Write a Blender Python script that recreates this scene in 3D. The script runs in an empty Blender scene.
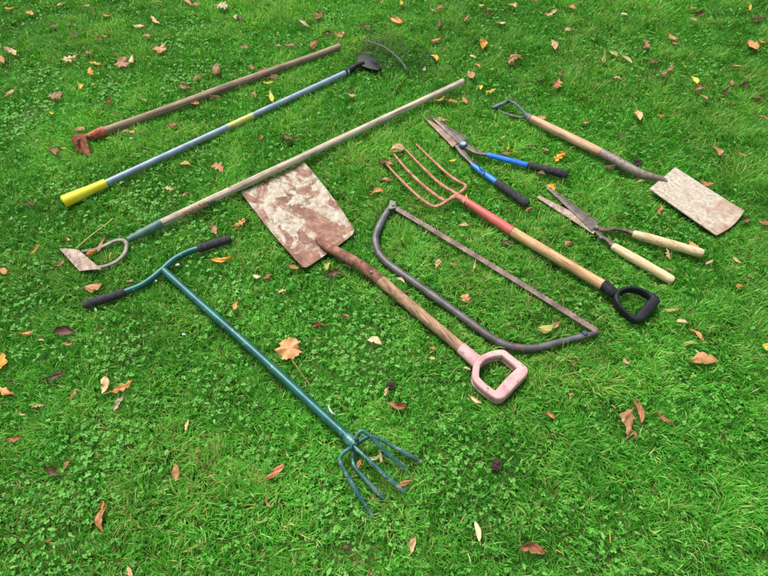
import bpy, bmesh, math, random
import numpy as np
from mathutils import Vector, Matrix

random.seed(11)
rng = np.random.default_rng(11)
scene = bpy.context.scene
col = scene.collection
R = math.radians

# ------------------------------------------------------------------ camera
CAM_H, PITCH, FPX, PW, PH = 1.5, R(54), 577.0, 768.0, 576.0
cam_d = bpy.data.cameras.new('camera')
cam_d.sensor_width = 36.0
cam_d.lens = 36.0 * FPX / PW
cam_d.clip_start, cam_d.clip_end = 0.02, 500
cam = bpy.data.objects.new('camera', cam_d)
col.objects.link(cam)
cam.location = (0, 0, CAM_H)
cam.rotation_euler = (R(90) - PITCH, 0, 0)
scene.camera = cam


def at(u, v, z=0.0):
    """lawn position (height z) that the photograph shows at pixel u, v"""
    x = (u - PW / 2) / FPX
    y = -(v - PH / 2) / FPX
    d = Vector((x, math.cos(PITCH) + y * math.sin(PITCH), -math.sin(PITCH) + y * math.cos(PITCH)))
    s = (z - CAM_H) / d.z
    return Vector((d.x * s, d.y * s, z))


# ------------------------------------------------------------------ light
world = bpy.data.worlds.new('World')
scene.world = world
world.use_nodes = True
nt = world.node_tree
bg = nt.nodes['Background']
sky = nt.nodes.new('ShaderNodeTexSky')
sky.sky_type = 'NISHITA'
sky.sun_disc = False
SUN_EL, SUN_AZ = R(58), R(-35)
sky.sun_elevation = SUN_EL
sky.sun_rotation = SUN_AZ
sky.air_density, sky.dust_density, sky.ozone_density = 1.0, 3.0, 1.0
hs = nt.nodes.new('ShaderNodeHueSaturation')
hs.inputs['Saturation'].default_value = 0.35
nt.links.new(sky.outputs[0], hs.inputs['Color'])
nt.links.new(hs.outputs[0], bg.inputs['Color'])
bg.inputs['Strength'].default_value = 0.15
sun_d = bpy.data.lights.new('sun', 'SUN')
sun_d.energy = 4.1
sun_d.angle = R(35)
sun_d.color = (1.0, 0.97, 0.91)
sun = bpy.data.objects.new('sun', sun_d)
col.objects.link(sun)
sd = Vector((math.sin(SUN_AZ) * math.cos(SUN_EL), math.cos(SUN_AZ) * math.cos(SUN_EL), math.sin(SUN_EL)))
sun.rotation_euler = (-sd).to_track_quat('-Z', 'Y').to_euler()
scene.view_settings.view_transform = 'Standard'
scene.view_settings.look = 'None'
scene.view_settings.exposure = 0
scene.cycles.max_bounces = 8
scene.cycles.use_denoising = True


# ------------------------------------------------------------------ materials
def srgb(r, g, b):
    f = lambda c: (c / 255 / 12.92) if c / 255 <= 0.04045 else ((c / 255 + 0.055) / 1.055) ** 2.4
    return (f(r), f(g), f(b), 1)


class N:
    def __init__(self, name):
        self.m = bpy.data.materials.new(name)
        self.m.use_nodes = True
        self.t = self.m.node_tree
        self.b = self.t.nodes['Principled BSDF']
        self.out = self.t.nodes['Material Output']

    def n(self, typ, **kw):
        x = self.t.nodes.new(typ)
        for k, v in kw.items():
            setattr(x, k, v)
        return x

    def l(self, a, b):
        self.t.links.new(a, b)

    def coords(self, scale=(1, 1, 1), loc=(0, 0, 0)):
        tc = self.n('ShaderNodeTexCoord')
        mp = self.n('ShaderNodeMapping')
        mp.inputs['Scale'].default_value = scale
        mp.inputs['Location'].default_value = loc
        self.l(tc.outputs['Object'], mp.inputs['Vector'])
        return mp.outputs[0]

    def noise(self, vec, scale, detail=5, rough=0.6, dist=0.0):
        x = self.n('ShaderNodeTexNoise')
        x.inputs['Scale'].default_value = scale
        x.inputs['Detail'].default_value = detail
        x.inputs['Roughness'].default_value = rough
        x.inputs['Distortion'].default_value = dist
        if vec is not None:
            self.l(vec, x.inputs['Vector'])
        return x.outputs['Fac']

    def ramp(self, fac, stops):
        x = self.n('ShaderNodeValToRGB')
        e = x.color_ramp.elements
        while len(e) < len(stops):
            e.new(0.5)
        for el, (p, c) in zip(e, stops):
            el.position = p
            el.color = c if isinstance(c, (tuple, list)) else (c, c, c, 1)
        self.l(fac, x.inputs['Fac'])
        return x.outputs['Color']

    def mix(self, fac, a, b, mode='MIX'):
        x = self.n('ShaderNodeMixRGB', blend_type=mode)
        for sock, v in ((x.inputs['Fac'], fac), (x.inputs['Color1'], a), (x.inputs['Color2'], b)):
            if isinstance(v, (float, int, tuple, list)):
                sock.default_value = v
            else:
                self.l(v, sock)
        return x.outputs['Color']

    def bump(self, h, strength=0.3, dist=0.002):
        x = self.n('ShaderNodeBump')
        x.inputs['Strength'].default_value = strength
        x.inputs['Distance'].default_value = dist
        self.l(h, x.inputs['Height'])
        self.l(x.outputs[0], self.b.inputs['Normal'])

    def set(self, **kw):
        for k, v in kw.items():
            s = self.b.inputs[k.replace('_', ' ')]
            if isinstance(v, (float, int, tuple, list)):
                s.default_value = v
            else:
                self.l(v, s)
        return self.m


def wood(name, pale, mid, dark, grime=0.4, rough=0.6, grain=1.0):
    """wooden shaft: grain runs along the local X of the tool"""
    k = N(name)
    seed_ = sum(map(ord, name)) % 17
    g1 = k.noise(k.coords((5 * grain, 170, 170)), 1.0, 6, 0.65, 0.6)
    g2 = k.noise(k.coords((2, 40, 40)), 1.0, 4, 0.6, 0.4)
    blot = k.noise(k.coords((14, 30, 30)), 1.0, 5, 0.65)
    c = k.ramp(g1, [(0.34, dark), (0.46, mid), (0.60, pale)])
    c = k.mix(k.ramp(g2, [(0.35, 0.0), (0.7, 0.4)]), c, mid)
    c = k.mix(k.ramp(blot, [(0.46, 0.0), (0.70, grime * .9)]), c, dark)
    gr = k.noise(k.coords((40, 60, 60)), 1.0, 8, 0.75)
    c = k.mix(k.ramp(gr, [(0.55, 0.0), (0.70, grime * .7)]), c, tuple(x * 0.5 for x in dark[:3]) + (1,))
    cr = k.noise(k.coords((4, 260, 260)), 1.0, 3, 0.5, 0.3)
    c = k.mix(k.ramp(cr, [(0.27, grime), (0.34, 0.0)]), c, tuple(x * 0.3 for x in dark[:3]) + (1,))
    vo = k.n('ShaderNodeTexVoronoi')
    vo.inputs['Scale'].default_value = 1.0
    k.l(k.coords((7, 26, 26), (seed_, seed_ * .7, 0)), vo.inputs['Vector'])
    kn = k.ramp(vo.outputs['Distance'], [(0.05, 1.0), (0.13, 0.0)])
    c = k.mix(k.mix(1.0, kn, (.75, .75, .75, 1), 'MULTIPLY'), c, dark)
    k.bump(g1, 0.45, 0.002)
    return k.set(Base_Color=c, Roughness=rough)


def patchy(name, cols, scale=30, rough=0.75, metallic=0.0, specks=None, bump=0.4, lo=0.36, hi=0.64):
    """two- or three-tone weathered surface, with optional fine specks of another colour"""
    k = N(name)
    v = k.coords()
    a = k.noise(v, scale, 9, 0.68, 0.3)
    st = [(lo + (hi - lo) * i / (len(cols) - 1), c) for i, c in enumerate(cols)]
    c = k.ramp(a, st)
    f = k.noise(v, scale * 9, 4, 0.6)
    c = k.mix(0.22, c, k.ramp(f, [(0.3, 0.3), (0.7, 0.85)]), 'OVERLAY')
    if specks:
        s = k.noise(v, scale * 3.1, 6, 0.7)
        c = k.mix(k.ramp(s, [(specks[1], 0.0), (specks[1] + 0.05, 1.0)]), c, specks[0])
    k.bump(k.mix(0.5, a, f), bump, 0.0012)
    return k.set(Base_Color=c, Roughness=rough, Metallic=metallic)


M = {}
M['wood_grey'] = wood('weathered_grey_wood', srgb(176, 154, 130), srgb(142, 120, 98), srgb(88, 70, 56), 0.6, 0.75)
M['wood_pale'] = wood('pale_bleached_wood', srgb(216, 204, 186), srgb(194, 178, 156), srgb(120, 102, 82), 0.65, 0.75)
M['wood_brown'] = wood('cracked_brown_wood', srgb(198, 164, 130), srgb(162, 126, 94), srgb(82, 60, 44), 0.75, 0.75, 1.6)
M['wood_tan'] = wood('tan_wood', srgb(222, 186, 140), srgb(204, 162, 114), srgb(132, 92, 60), 0.6, 0.6)
M['wood_spade'] = wood('pinkish_tan_wood', srgb(222, 186, 150), srgb(204, 160, 124), srgb(128, 92, 70), 0.6, 0.6)
M['wood_yellow'] = wood('yellow_turned_wood', srgb(234, 214, 174), srgb(220, 194, 148), srgb(162, 128, 86), 0.4, 0.55)
M['endgrain'] = patchy('dark_end_grain', [srgb(88, 70, 56), srgb(140, 120, 98)], 160)
M['rust'] = patchy('red_brown_rust', [srgb(88, 58, 48), srgb(128, 86, 70), srgb(166, 122, 100)], 40, 0.85, 0.15)
M['rust_light'] = patchy('light_orange_rust', [srgb(126, 84, 66), srgb(172, 124, 100), srgb(200, 158, 132)], 60, 0.8, 0.1)
M['rust_dark'] = patchy('dark_steel_rust', [srgb(62, 54, 52), srgb(98, 82, 74), srgb(136, 112, 98)], 45, 0.6, 0.35, (srgb(134, 84, 60), 0.58))
M['saw_tube'] = patchy('worn_blue_grey_tube', [srgb(74, 68, 68), srgb(94, 92, 96), srgb(112, 114, 122)], 22, 0.5, 0.3, (srgb(128, 88, 66), 0.57))
M['saw_blade'] = patchy('brown_saw_steel', [srgb(88, 72, 68), srgb(122, 102, 96), srgb(150, 128, 122)], 26, 0.6, 0.3, (srgb(92, 58, 46), 0.6))
M['ferrule'] = patchy('orange_red_socket', [srgb(116, 58, 42), srgb(178, 92, 66), srgb(200, 120, 92)], 50, 0.75)
M['fork_red'] = patchy('worn_red_paint', [srgb(206, 106, 98), srgb(196, 90, 84), srgb(180, 98, 84)], 38, 0.5, 0.0, (srgb(150, 98, 80), 0.6))
M['fork_steel'] = patchy('pinkish_rust_tines', [srgb(134, 86, 66), srgb(178, 122, 98), srgb(202, 152, 126)], 55, 0.8, 0.0, (srgb(120, 80, 64), 0.64))
M['hoe_steel'] = patchy('dusty_steel', [srgb(130, 106, 92), srgb(164, 144, 130), srgb(186, 172, 160)], 45, 0.7, 0.2, (srgb(120, 80, 62), 0.58))
M['loop_steel'] = patchy('grey_forged_steel', [srgb(92, 90, 82), srgb(128, 124, 116), srgb(150, 140, 130)], 50, 0.6, 0.3, (srgb(120, 84, 64), 0.58))
M['spade_steel'] = patchy('worn_spade_steel', [srgb(196, 176, 164), srgb(206, 192, 182), srgb(186, 164, 150)], 22, 0.6, 0.15, (srgb(166, 106, 82), 0.545), 0.3)
M['socket_steel'] = patchy('dull_socket_steel', [srgb(108, 92, 84), srgb(150, 138, 132), srgb(120, 102, 94)], 35, 0.6, 0.3, (srgb(116, 74, 58), 0.56))
M['handle_grey'] = patchy('grey_painted_metal', [srgb(58, 64, 70), srgb(88, 96, 102), srgb(120, 128, 132)], 50, 0.6, 0.2, (srgb(50, 46, 44), 0.6))
M['hoe_green'] = patchy('dull_green_paint', [srgb(62, 100, 92), srgb(80, 116, 106), srgb(96, 130, 120)], 40, 0.55, 0.0, (srgb(140, 120, 100), 0.66))
M['teal'] = patchy('dark_teal_paint', [srgb(14, 72, 68), srgb(24, 92, 86), srgb(34, 102, 94)], 14, 0.38, 0.2, (srgb(112, 122, 114), 0.60), 0.25)
M['teal_worn'] = patchy('worn_teal_paint', [srgb(30, 86, 82), srgb(48, 106, 102), srgb(96, 132, 130)], 18, 0.4, 0.25, (srgb(148, 150, 144), 0.55), 0.3)
M['foam'] = patchy('black_foam', [srgb(34, 34, 38), srgb(52, 52, 56), srgb(68, 68, 72)], 90, 0.9, 0, None, 0.8)
M['black'] = patchy('black_plastic', [srgb(24, 26, 30), srgb(32, 34, 40), srgb(42, 44, 50)], 30, 0.5, 0, None, 0.1)
M['wire'] = patchy('black_wire', [srgb(30, 34, 32), srgb(44, 48, 46)], 60, 0.45)
M['brace'] = patchy('grey_steel_strip', [srgb(34, 40, 46), srgb(60, 66, 74)], 60, 0.55, 0.2)
M['pink'] = patchy('faded_pink_plastic', [srgb(180, 134, 134), srgb(204, 158, 156), srgb(216, 176, 172)], 22, 0.65, 0, (srgb(150, 110, 102), 0.585), 0.3)
M['yellow'] = patchy('yellow_plastic', [srgb(232, 214, 24), srgb(244, 228, 40), srgb(250, 236, 70)], 16, 0.5, 0, (srgb(190, 172, 60), 0.68), 0.15)
M['rakeblue'] = patchy('blue_grey_coating', [srgb(118, 140, 162), srgb(136, 156, 176), srgb(152, 170, 188)], 20, 0.4, 0, (srgb(100, 112, 122), 0.66), 0.1)
M['blue'] = patchy('bright_blue_paint', [srgb(20, 98, 190), srgb(30, 116, 212), srgb(50, 134, 224)], 18, 0.35, 0, (srgb(60, 80, 110), 0.66), 0.1)
M['shear_blade'] = patchy('rusty_shear_blade', [srgb(98, 84, 76), srgb(134, 110, 96), srgb(164, 134, 116)], 30, 0.6, 0.2, (srgb(166, 110, 80), 0.58))
M['shear_dark'] = patchy('dark_shear_blade', [srgb(72, 68, 66), srgb(104, 96, 90), srgb(126, 112, 100)], 30, 0.5, 0.4, (srgb(140, 92, 66), 0.6))
M['bolt'] = patchy('bright_bolt', [srgb(150, 170, 190), srgb(190, 204, 216)], 60, 0.3, 0.6, None, 0.1)
M['boltblue'] = patchy('blue_bolt_cap', [srgb(60, 74, 96), srgb(90, 110, 138)], 60, 0.35, 0.3)
M['white'] = patchy('white_bits', [srgb(170, 174, 176), srgb(208, 210, 210)], 80, 0.6)
M['soil'] = patchy('dark_soil', [srgb(34, 26, 22), srgb(60, 46, 38), srgb(84, 66, 54)], 90, 0.95, 0, None, 1.0)
M['straw'] = patchy('straw_yellow', [srgb(176, 164, 84), srgb(204, 192, 116)], 60, 0.7)


for q_ in ('black', 'wire'):
    M[q_].node_tree.nodes['Principled BSDF'].inputs['Specular IOR Level'].default_value = .22


def shovel_mat():
    k = N('rusty_steel_with_dried_cement')
    v = k.coords()
    r1 = k.noise(v, 26, 8, 0.65)
    rust = k.ramp(r1, [(0.34, srgb(98, 68, 56)), (0.5, srgb(132, 94, 80)), (0.66, srgb(166, 124, 104))])
    big = k.noise(k.coords((.8, 1.15, 1), (3.7, 1.9, 0)), 11, 10, 0.58, 1.0)
    f = k.noise(v, 46, 6, 0.7)
    patch = k.mix(0.16, big, f)
    # the residue thins out towards the socket (local X = 0 at the socket)
    tc = k.n('ShaderNodeTexCoord')
    sp = k.n('ShaderNodeSeparateXYZ')
    k.l(tc.outputs['Object'], sp.inputs[0])
    mr = k.n('ShaderNodeMapRange')
    mr.inputs['From Min'].default_value, mr.inputs['From Max'].default_value = -0.08, 0.20
    mr.inputs['To Min'].default_value, mr.inputs['To Max'].default_value = -0.12, 0.012
    k.l(sp.outputs['X'], mr.inputs['Value'])
    ad = k.n('ShaderNodeMath', operation='ADD')
    k.l(patch, ad.inputs[0])
    k.l(mr.outputs[0], ad.inputs[1])
    mask = k.ramp(ad.outputs[0], [(0.468, 0.0), (0.514, 1.0)])
    cem = k.ramp(f, [(0.34, srgb(132, 120, 104)), (0.48, srgb(178, 168, 150)), (0.68, srgb(206, 198, 182))])
    c = k.mix(mask, rust, cem)
    thin = k.ramp(k.noise(v, 60, 6, 0.75), [(0.52, 0.0), (0.60, 0.65)])
    c = k.mix(thin, c, srgb(172, 146, 120))
    stain = k.ramp(k.noise(v, 17, 8, 0.7), [(0.56, 0.0), (0.62, 0.65)])
    c = k.mix(stain, c, srgb(130, 86, 62))
    k.bump(k.mix(0.5, mask, f), 0.5, 0.0015)
    return k.set(Base_Color=c, Roughness=0.8)


M['shovel'] = shovel_mat()


def spade_mat():
    k = N('pale_worn_spade_face')
    v = k.coords()
    a = k.noise(v, 16, 9, 0.7, 0.4)
    f = k.noise(v, 90, 6, 0.7)
    c = k.ramp(f, [(0.34, srgb(150, 134, 116)), (0.5, srgb(186, 174, 156)), (0.66, srgb(206, 198, 182))])
    tc = k.n('ShaderNodeTexCoord')
    sp = k.n('ShaderNodeSeparateXYZ')
    k.l(tc.outputs['Object'], sp.inputs[0])
    mr = k.n('ShaderNodeMapRange')
    mr.inputs['From Min'].default_value, mr.inputs['From Max'].default_value = 0.0, 0.14
    mr.inputs['To Min'].default_value, mr.inputs['To Max'].default_value = 0.13, 0.0
    k.l(sp.outputs['X'], mr.inputs['Value'])
    ad = k.n('ShaderNodeMath', operation='ADD')
    k.l(k.mix(0.3, a, f), ad.inputs[0])
    k.l(mr.outputs[0], ad.inputs[1])
    c = k.mix(k.ramp(ad.outputs[0], [(0.555, 0.0), (0.68, 0.8)]), c, srgb(154, 100, 74))
    ab = k.n('ShaderNodeMath', operation='ABSOLUTE')
    k.l(sp.outputs['Y'], ab.inputs[0])
    mr2 = k.n('ShaderNodeMapRange')
    mr2.inputs['From Min'].default_value, mr2.inputs['From Max'].default_value = 0.03, 0.10
    mr2.inputs['To Min'].default_value, mr2.inputs['To Max'].default_value = -0.06, 0.07
    k.l(ab.outputs[0], mr2.inputs['Value'])
    ad2 = k.n('ShaderNodeMath', operation='ADD')
    k.l(k.noise(k.coords((1, 1.7, 1)), 26, 9, 0.7, 0.5), ad2.inputs[0])
    k.l(mr2.outputs[0], ad2.inputs[1])
    c = k.mix(k.ramp(ad2.outputs[0], [(0.57, 0.0), (0.65, 0.7)]), c, srgb(146, 108, 86))
    scr = k.noise(k.coords((6, 160, 60)), 1.0, 4, 0.6)
    c = k.mix(k.ramp(scr, [(0.55, 0.0), (0.7, 0.35)]), c, srgb(226, 216, 208))
    k.bump(f, 0.4, 0.001)
    return k.set(Base_Color=c, Roughness=0.65, Metallic=0.1)


M['spade'] = spade_mat()


def label_mat(name, base, ink, thr):
    """worn paper sticker: patches of printing, most of it rubbed away"""
    k = N(name)
    ink_n = k.noise(k.coords((130, 260, 260)), 1.0, 4, 0.7)
    wear = k.noise(k.coords((50, 80, 80)), 1.0, 6, 0.7)
    c = k.mix(k.ramp(ink_n, [(thr, 0.0), (thr + 0.03, 1.0)]), base, ink)
    c = k.mix(k.ramp(wear, [(0.52, 0.0), (0.58, 0.9)]), c, srgb(176, 158, 136))
    return k.set(Base_Color=c, Roughness=0.6)


M['sticker'] = label_mat('worn_printed_sticker', srgb(188, 158, 126), srgb(96, 62, 46), 0.52)
M['sticker_blue'] = label_mat('worn_blue_mark', srgb(196, 190, 184), srgb(40, 54, 78), 0.44)
M['rakelabel'] = label_mat('yellow_band_label', srgb(224, 216, 110), srgb(150, 156, 120), 0.6)


# ------------------------------------------------------------------ objects
built = []            # (object, kind) of everything that lies on the lawn


def tag(o, label=None, cat=None, group=None, kind=None):
    for k, v in (('label', label), ('category', cat), ('group', group), ('kind', kind)):
        if v:
            o[k] = v
    return o


class Tool:
    """an Empty at the tool's base; local X runs along the tool"""
    def __init__(self, name, p0, p1, label, cat, group=None):
        a, b = at(*p0), at(*p1)
        self.o = Vector((a.x, a.y, 0))
        self.rz = math.atan2(b.y - a.y, b.x - a.x)
        self.root = bpy.data.objects.new(name, None)
        self.root.empty_display_size = 0.1
        col.objects.link(self.root)
        self.root.location = self.o
        self.root.rotation_euler = (0, 0, self.rz)
        tag(self.root, label, cat, group)
        self.inv = Matrix.Rotation(-self.rz, 3, 'Z')

    def p(self, u, v, z):
        return self.inv @ (at(u, v, z) - self.o)

    def pts(self, *l):
        return [self.p(*q) for q in l]

    def part(self, name, bm, m, parent=None, smooth=True, label=None):
        return mesh_obj(name, bm, m, parent or self.root, smooth, label)


def mesh_obj(name, bm, m, parent=None, smooth=True, label=None):
    bmesh.ops.recalc_face_normals(bm, faces=bm.faces)
    me = bpy.data.meshes.new(name)
    bm.to_mesh(me)
    bm.free()
    ms = m if isinstance(m, (list, tuple)) else [m]
    for q in ms:
        me.materials.append(q)
    if smooth:
        me.polygons.foreach_set('use_smooth', [True] * len(me.polygons))
        me.set_sharp_from_angle(angle=R(38))
    o = bpy.data.objects.new(name, me)
    col.objects.link(o)
    if parent:
        o.parent = parent
    if label:
        o['label'] = label
    built.append(o)
    return o


def catmull(pts, n=8, closed=False):
    out = []
    P = [Vector(p) for p in pts]
    m = len(P)
    segs = m if closed else m - 1
    for i in range(segs):
        if closed:
            a, b, c, d = P[(i - 1) % m], P[i], P[(i + 1) % m], P[(i + 2) % m]
        else:
            a, b, c, d = P[max(i - 1, 0)], P[i], P[i + 1], P[min(i + 2, m - 1)]
        for k in range(n):
            t = k / n
            out.append(0.5 * ((2 * b) + (c - a) * t + (2 * a - 5 * b + 4 * c - d) * t * t + (3 * b - a - 3 * c + d) * t ** 3))
    if not closed:
        out.append(P[-1].copy())
    return out


def lerp_list(vals, n):
    """resample a list of radii to n entries"""
    if isinstance(vals, (int, float)):
        return [vals] * n
    out = []
    for i in range(n):
        x = i / max(n - 1, 1) * (len(vals) - 1)
        j = min(int(x), len(vals) - 2)
        out.append(vals[j] + (vals[j + 1] - vals[j]) * (x - j))
    return out


def sweep(bm, pts, ra, rb=None, seg=14, closed=False, sq=2.0, wob=0.0, round_ends=False):
    """sweep a (super)ellipse of half-width ra (sideways) and half-height rb (up) along pts"""
    n = len(pts)
    ra = lerp_list(ra, n)
    rb = ra if rb is None else lerp_list(rb, n)
    rings = []
    up = Vector((0, 0, 1))
    for i in range(n):
        if closed:
            t = pts[(i + 1) % n] - pts[(i - 1) % n]
        else:
            t = pts[min(i + 1, n - 1)] - pts[max(i - 1, 0)]
        t.normalize()
        side = up.cross(t)
        if side.length < 0.15:
            side = Vector((1, 0, 0)) if not rings else last_side
        side.normalize()
        last_side = side
        nn = t.cross(side).normalized()
        w = 1 + wob * (random.random() - 0.5)
        ring = []
        for k in range(seg):
            a = 2 * math.pi * k / seg
            c, s = math.cos(a), math.sin(a)
            cx = math.copysign(abs(c) ** (2 / sq), c)
            sx = math.copysign(abs(s) ** (2 / sq), s)
            ring.append(bm.verts.new(pts[i] + side * cx * ra[i] * w + nn * sx * rb[i] * w))
        rings.append(ring)
    m = n if closed else n - 1
    for i in range(m):
        A, B = rings[i], rings[(i + 1) % n]
        for k in range(seg):
            bm.faces.new((A[k], A[(k + 1) % seg], B[(k + 1) % seg], B[k]))
    if not closed:
        for ring, p, q in ((rings[0], pts[0], pts[1]), (rings[-1], pts[-1], pts[-2])):
            if round_ends:
                d = (p - q).normalized()
                cap = []
                for vv in ring:
                    cap.append(bm.verts.new(p + (vv.co - p) * 0.72 + d * (vv.co - p).length * 0.42))
                for k in range(seg):
                    bm.faces.new((ring[k], ring[(k + 1) % seg], cap[(k + 1) % seg], cap[k]))
                bm.faces.new(cap)
            else:
                bm.faces.new(ring)
    return bm


def line(a, b, n=12, sag=0.0):
    return [a.lerp(b, i / n) + Vector((0, 0, -sag * 4 * (i / n) * (1 - i / n))) for i in range(n + 1)]


def rod(a, b, ra, rb=None, seg=16, n=12, wob=0.0, sq=2.0, round_ends=False, sag=0.0, bend=1):
    bm = bmesh.new()
    P = line(a, b, n, sag)
    ln = (b - a).length
    if ln > .4 and bend:
        d = (b - a).normalized()
        sd_ = Vector((-d.y, d.x, 0))
        q1, q2 = random.uniform(-1, 1), random.uniform(0, 6)
        for i, p in enumerate(P):
            f = i / n
            p += sd_ * math.sin(math.pi * f) * (.0035 * ln * q1 + .0012 * math.sin(7 * f + q2)) + Vector((0, 0, .001 * math.sin(9 * f + q2)))
    return sweep(bm, P, ra, rb, seg, False, sq, wob, round_ends)


def curve_rod(pts, ra, rb=None, seg=12, n=7, sq=2.0, closed=False, round_ends=False, bm=None):
    bm = bm or bmesh.new()
    return sweep(bm, catmull(pts, n, closed), ra, rb, seg, closed, sq, 0, round_ends)


def plate(poly, th, bevel=0.0):
    """flat plate from a polygon (3-D points), thickened downwards"""
    bm = bmesh.new()
    top = [bm.verts.new(p) for p in poly]
    f = bm.faces.new(top)
    f.normal_update()
    nrm = f.normal if f.normal.z >= 0 else -f.normal
    bot = [bm.verts.new(p - nrm * th) for p in poly]
    bm.faces.new(bot[::-1])
    m = len(poly)
    for i in range(m):
        bm.faces.new((top[i], bot[i], bot[(i + 1) % m], top[(i + 1) % m]))
    if bevel:
        bmesh.ops.bevel(bm, geom=list(bm.edges), offset=bevel, segments=2, affect='EDGES', profile=0.6)
    return bm


def sheet(A, B, C, D, nu, nv, zf, th, edge=None):
    """curved plate spanning corners A-B-C-D (u from A to B, v from A to D); zf(u,v) lifts it"""
    bm = bmesh.new()
    T, Bt = [], []
    for j in range(nv + 1):
        v = j / nv
        r1, r2 = [], []
        for i in range(nu + 1):
            u = i / nu
            p = A.lerp(B, u).lerp(D.lerp(C, u), v)
            if edge:
                p = p + edge(u, v)
            p = p + Vector((0, 0, zf(u, v)))
            r1.append(bm.verts.new(p))
            r2.append(bm.verts.new(p - Vector((0, 0, th))))
        T.append(r1)
        Bt.append(r2)
    for j in range(nv):
        for i in range(nu):
            bm.faces.new((T[j][i], T[j][i + 1], T[j + 1][i + 1], T[j + 1][i]))
            bm.faces.new((Bt[j][i], Bt[j + 1][i], Bt[j + 1][i + 1], Bt[j][i + 1]))
    for j in range(nv):
        bm.faces.new((T[j][0], T[j + 1][0], Bt[j + 1][0], Bt[j][0]))
        bm.faces.new((T[j][nu], Bt[j][nu], Bt[j + 1][nu], T[j + 1][nu]))
    for i in range(nu):
        bm.faces.new((T[0][i], Bt[0][i], Bt[0][i + 1], T[0][i + 1]))
        bm.faces.new((T[nv][i], T[nv][i + 1], Bt[nv][i + 1], Bt[nv][i]))
    return bm


def disc(c, r, h, seg=16, dome=0.3):
    bm = bmesh.new()
    rings = []
    for rr, z in ((r, -h), (r, 0), (r * 0.8, h * dome)):
        rings.append([bm.verts.new(c + Vector((rr * math.cos(2 * math.pi * k / seg), rr * math.sin(2 * math.pi * k / seg), z))) for k in range(seg)])
    for a, b in zip(rings, rings[1:]):
        for k in range(seg):
            bm.faces.new((a[k], a[(k + 1) % seg], b[(k + 1) % seg], b[k]))
    bm.faces.new(rings[-1])
    bm.faces.new(rings[0][::-1])
    return bm


# ---- 1 old draw hoe
t = Tool('draw_hoe', (85, 138, .03), (340, 46, .03),
         'old draw hoe with rusty head, orange-red socket and grey-brown wooden handle', 'hoe')
t.part('handle', rod(t.p(101, 132.5, .034), t.p(340, 46.5, .03), [.0168, .0158, .0164, .0155, .0150, .0146], None, 16, 24, .03), M['wood_grey'])
t.part('socket', rod(t.p(86, 137.5, .036), t.p(105, 131, .034), [.010, .017, .0195], None, 16, 6, .04), M['ferrule'])
M['hoe_rust'] = patchy('orange_hoe_rust', [srgb(104, 58, 40), srgb(152, 86, 58), srgb(190, 128, 92)], 60, 0.8, 0.1, (srgb(214, 190, 170), 0.63))
bl = t.part('blade', sheet(t.p(70, 137, .058), t.p(85, 134, .058), t.p(91, 156.5, .012), t.p(78, 153, .010), 6, 8,
                      lambda u, v: .006 * (1 - (2 * u - 1) ** 2), .003), M['hoe_rust'], label='rusty red-brown hoe blade')
t.part('neck', curve_rod(t.pts((89, 136.5, .036), (83, 138, .046), (78, 140, .05), (77, 144, .042)), [.0095, .008, .007], None, 10, 6), M['rust'])

# ---- 2 spring tine rake
t = Tool('leaf_rake', (63, 202, .03), (360, 66, .03),
         'lawn rake with yellow grip, long blue-grey shaft and fan of black wire tines', 'rake')
g = t.part('grip', rod(t.p(64.5, 201.5, .03), t.p(106, 183, .03), [.0215, .0215, .0195, .0175, .0165, .016], None, 20, 14), M['yellow'])
t.part('end_cap', rod(t.p(63.2, 202, .03), t.p(66.5, 200.6, .03), [.019, .023, .0225], None, 20, 4), M['yellow'], g)
t.part('shaft', rod(t.p(105, 183.5, .03), t.p(348.5, 71.5, .03), .0118, None, 16, 16, bend=0), M['rakeblue'])
t.part('label_band', rod(t.p(228, 127, .03), t.p(253, 115.5, .03), .0123, None, 16, 4), M['rakelabel'])
t.part('ferrule', curve_rod(t.pts((345, 73, .03), (352, 69, .03), (357, 65.5, .033), (364, 63, .035)), [.0135, .012, .0115, .009], None, 14, 6), M['black'])
hp = [(357.5, 56, .042), (362, 53.8, .046), (369, 54.8, .046), (376.5, 60, .043), (381.5, 68, .036), (378.5, 70.2, .033), (370, 68.6, .033), (362.5, 66.2, .034), (357.5, 63, .036)]
t.part('head_plate', plate(t.pts(*hp), .012, .003), M['black'])
NT = 22
for i in range(NT):
    f = i / (NT - 1)
    s0 = t.p(359 + 20 * f, 55.5 + 13 * f ** 1.3, .040)
    br = (365 + 41 * f, 41 + 28 * f ** 1.7, .046)          # where the tine crosses the brace
    an = f * math.pi / 2
    tip = (374 + 61 * math.sin(an) ** 1.0 * 1.0, 31.5 + 34 * (1 - math.cos(an)) + 2 * math.sin(an * 2), .046)
    e = t.p(*tip)
    b = t.p(*br)
    d = (e - b).normalized()
    tipz = e + d * .012 + Vector((0, 0, -.03))
    t.part('tine', curve_rod([s0, b, b.lerp(e, .55) + Vector((0, 0, .003)), e, tipz], .0009, .0009, 6, 4), M['wire'])['no_press'] = 1
t.part('brace', curve_rod(t.pts((364.5, 40.5, .048), (376, 43, .048), (387.5, 48.5, .048), (397, 56.5, .048), (403, 63, .048), (406.5, 69.5, .048)), .0045, .0013, 8, 6), M['brace'])

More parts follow.
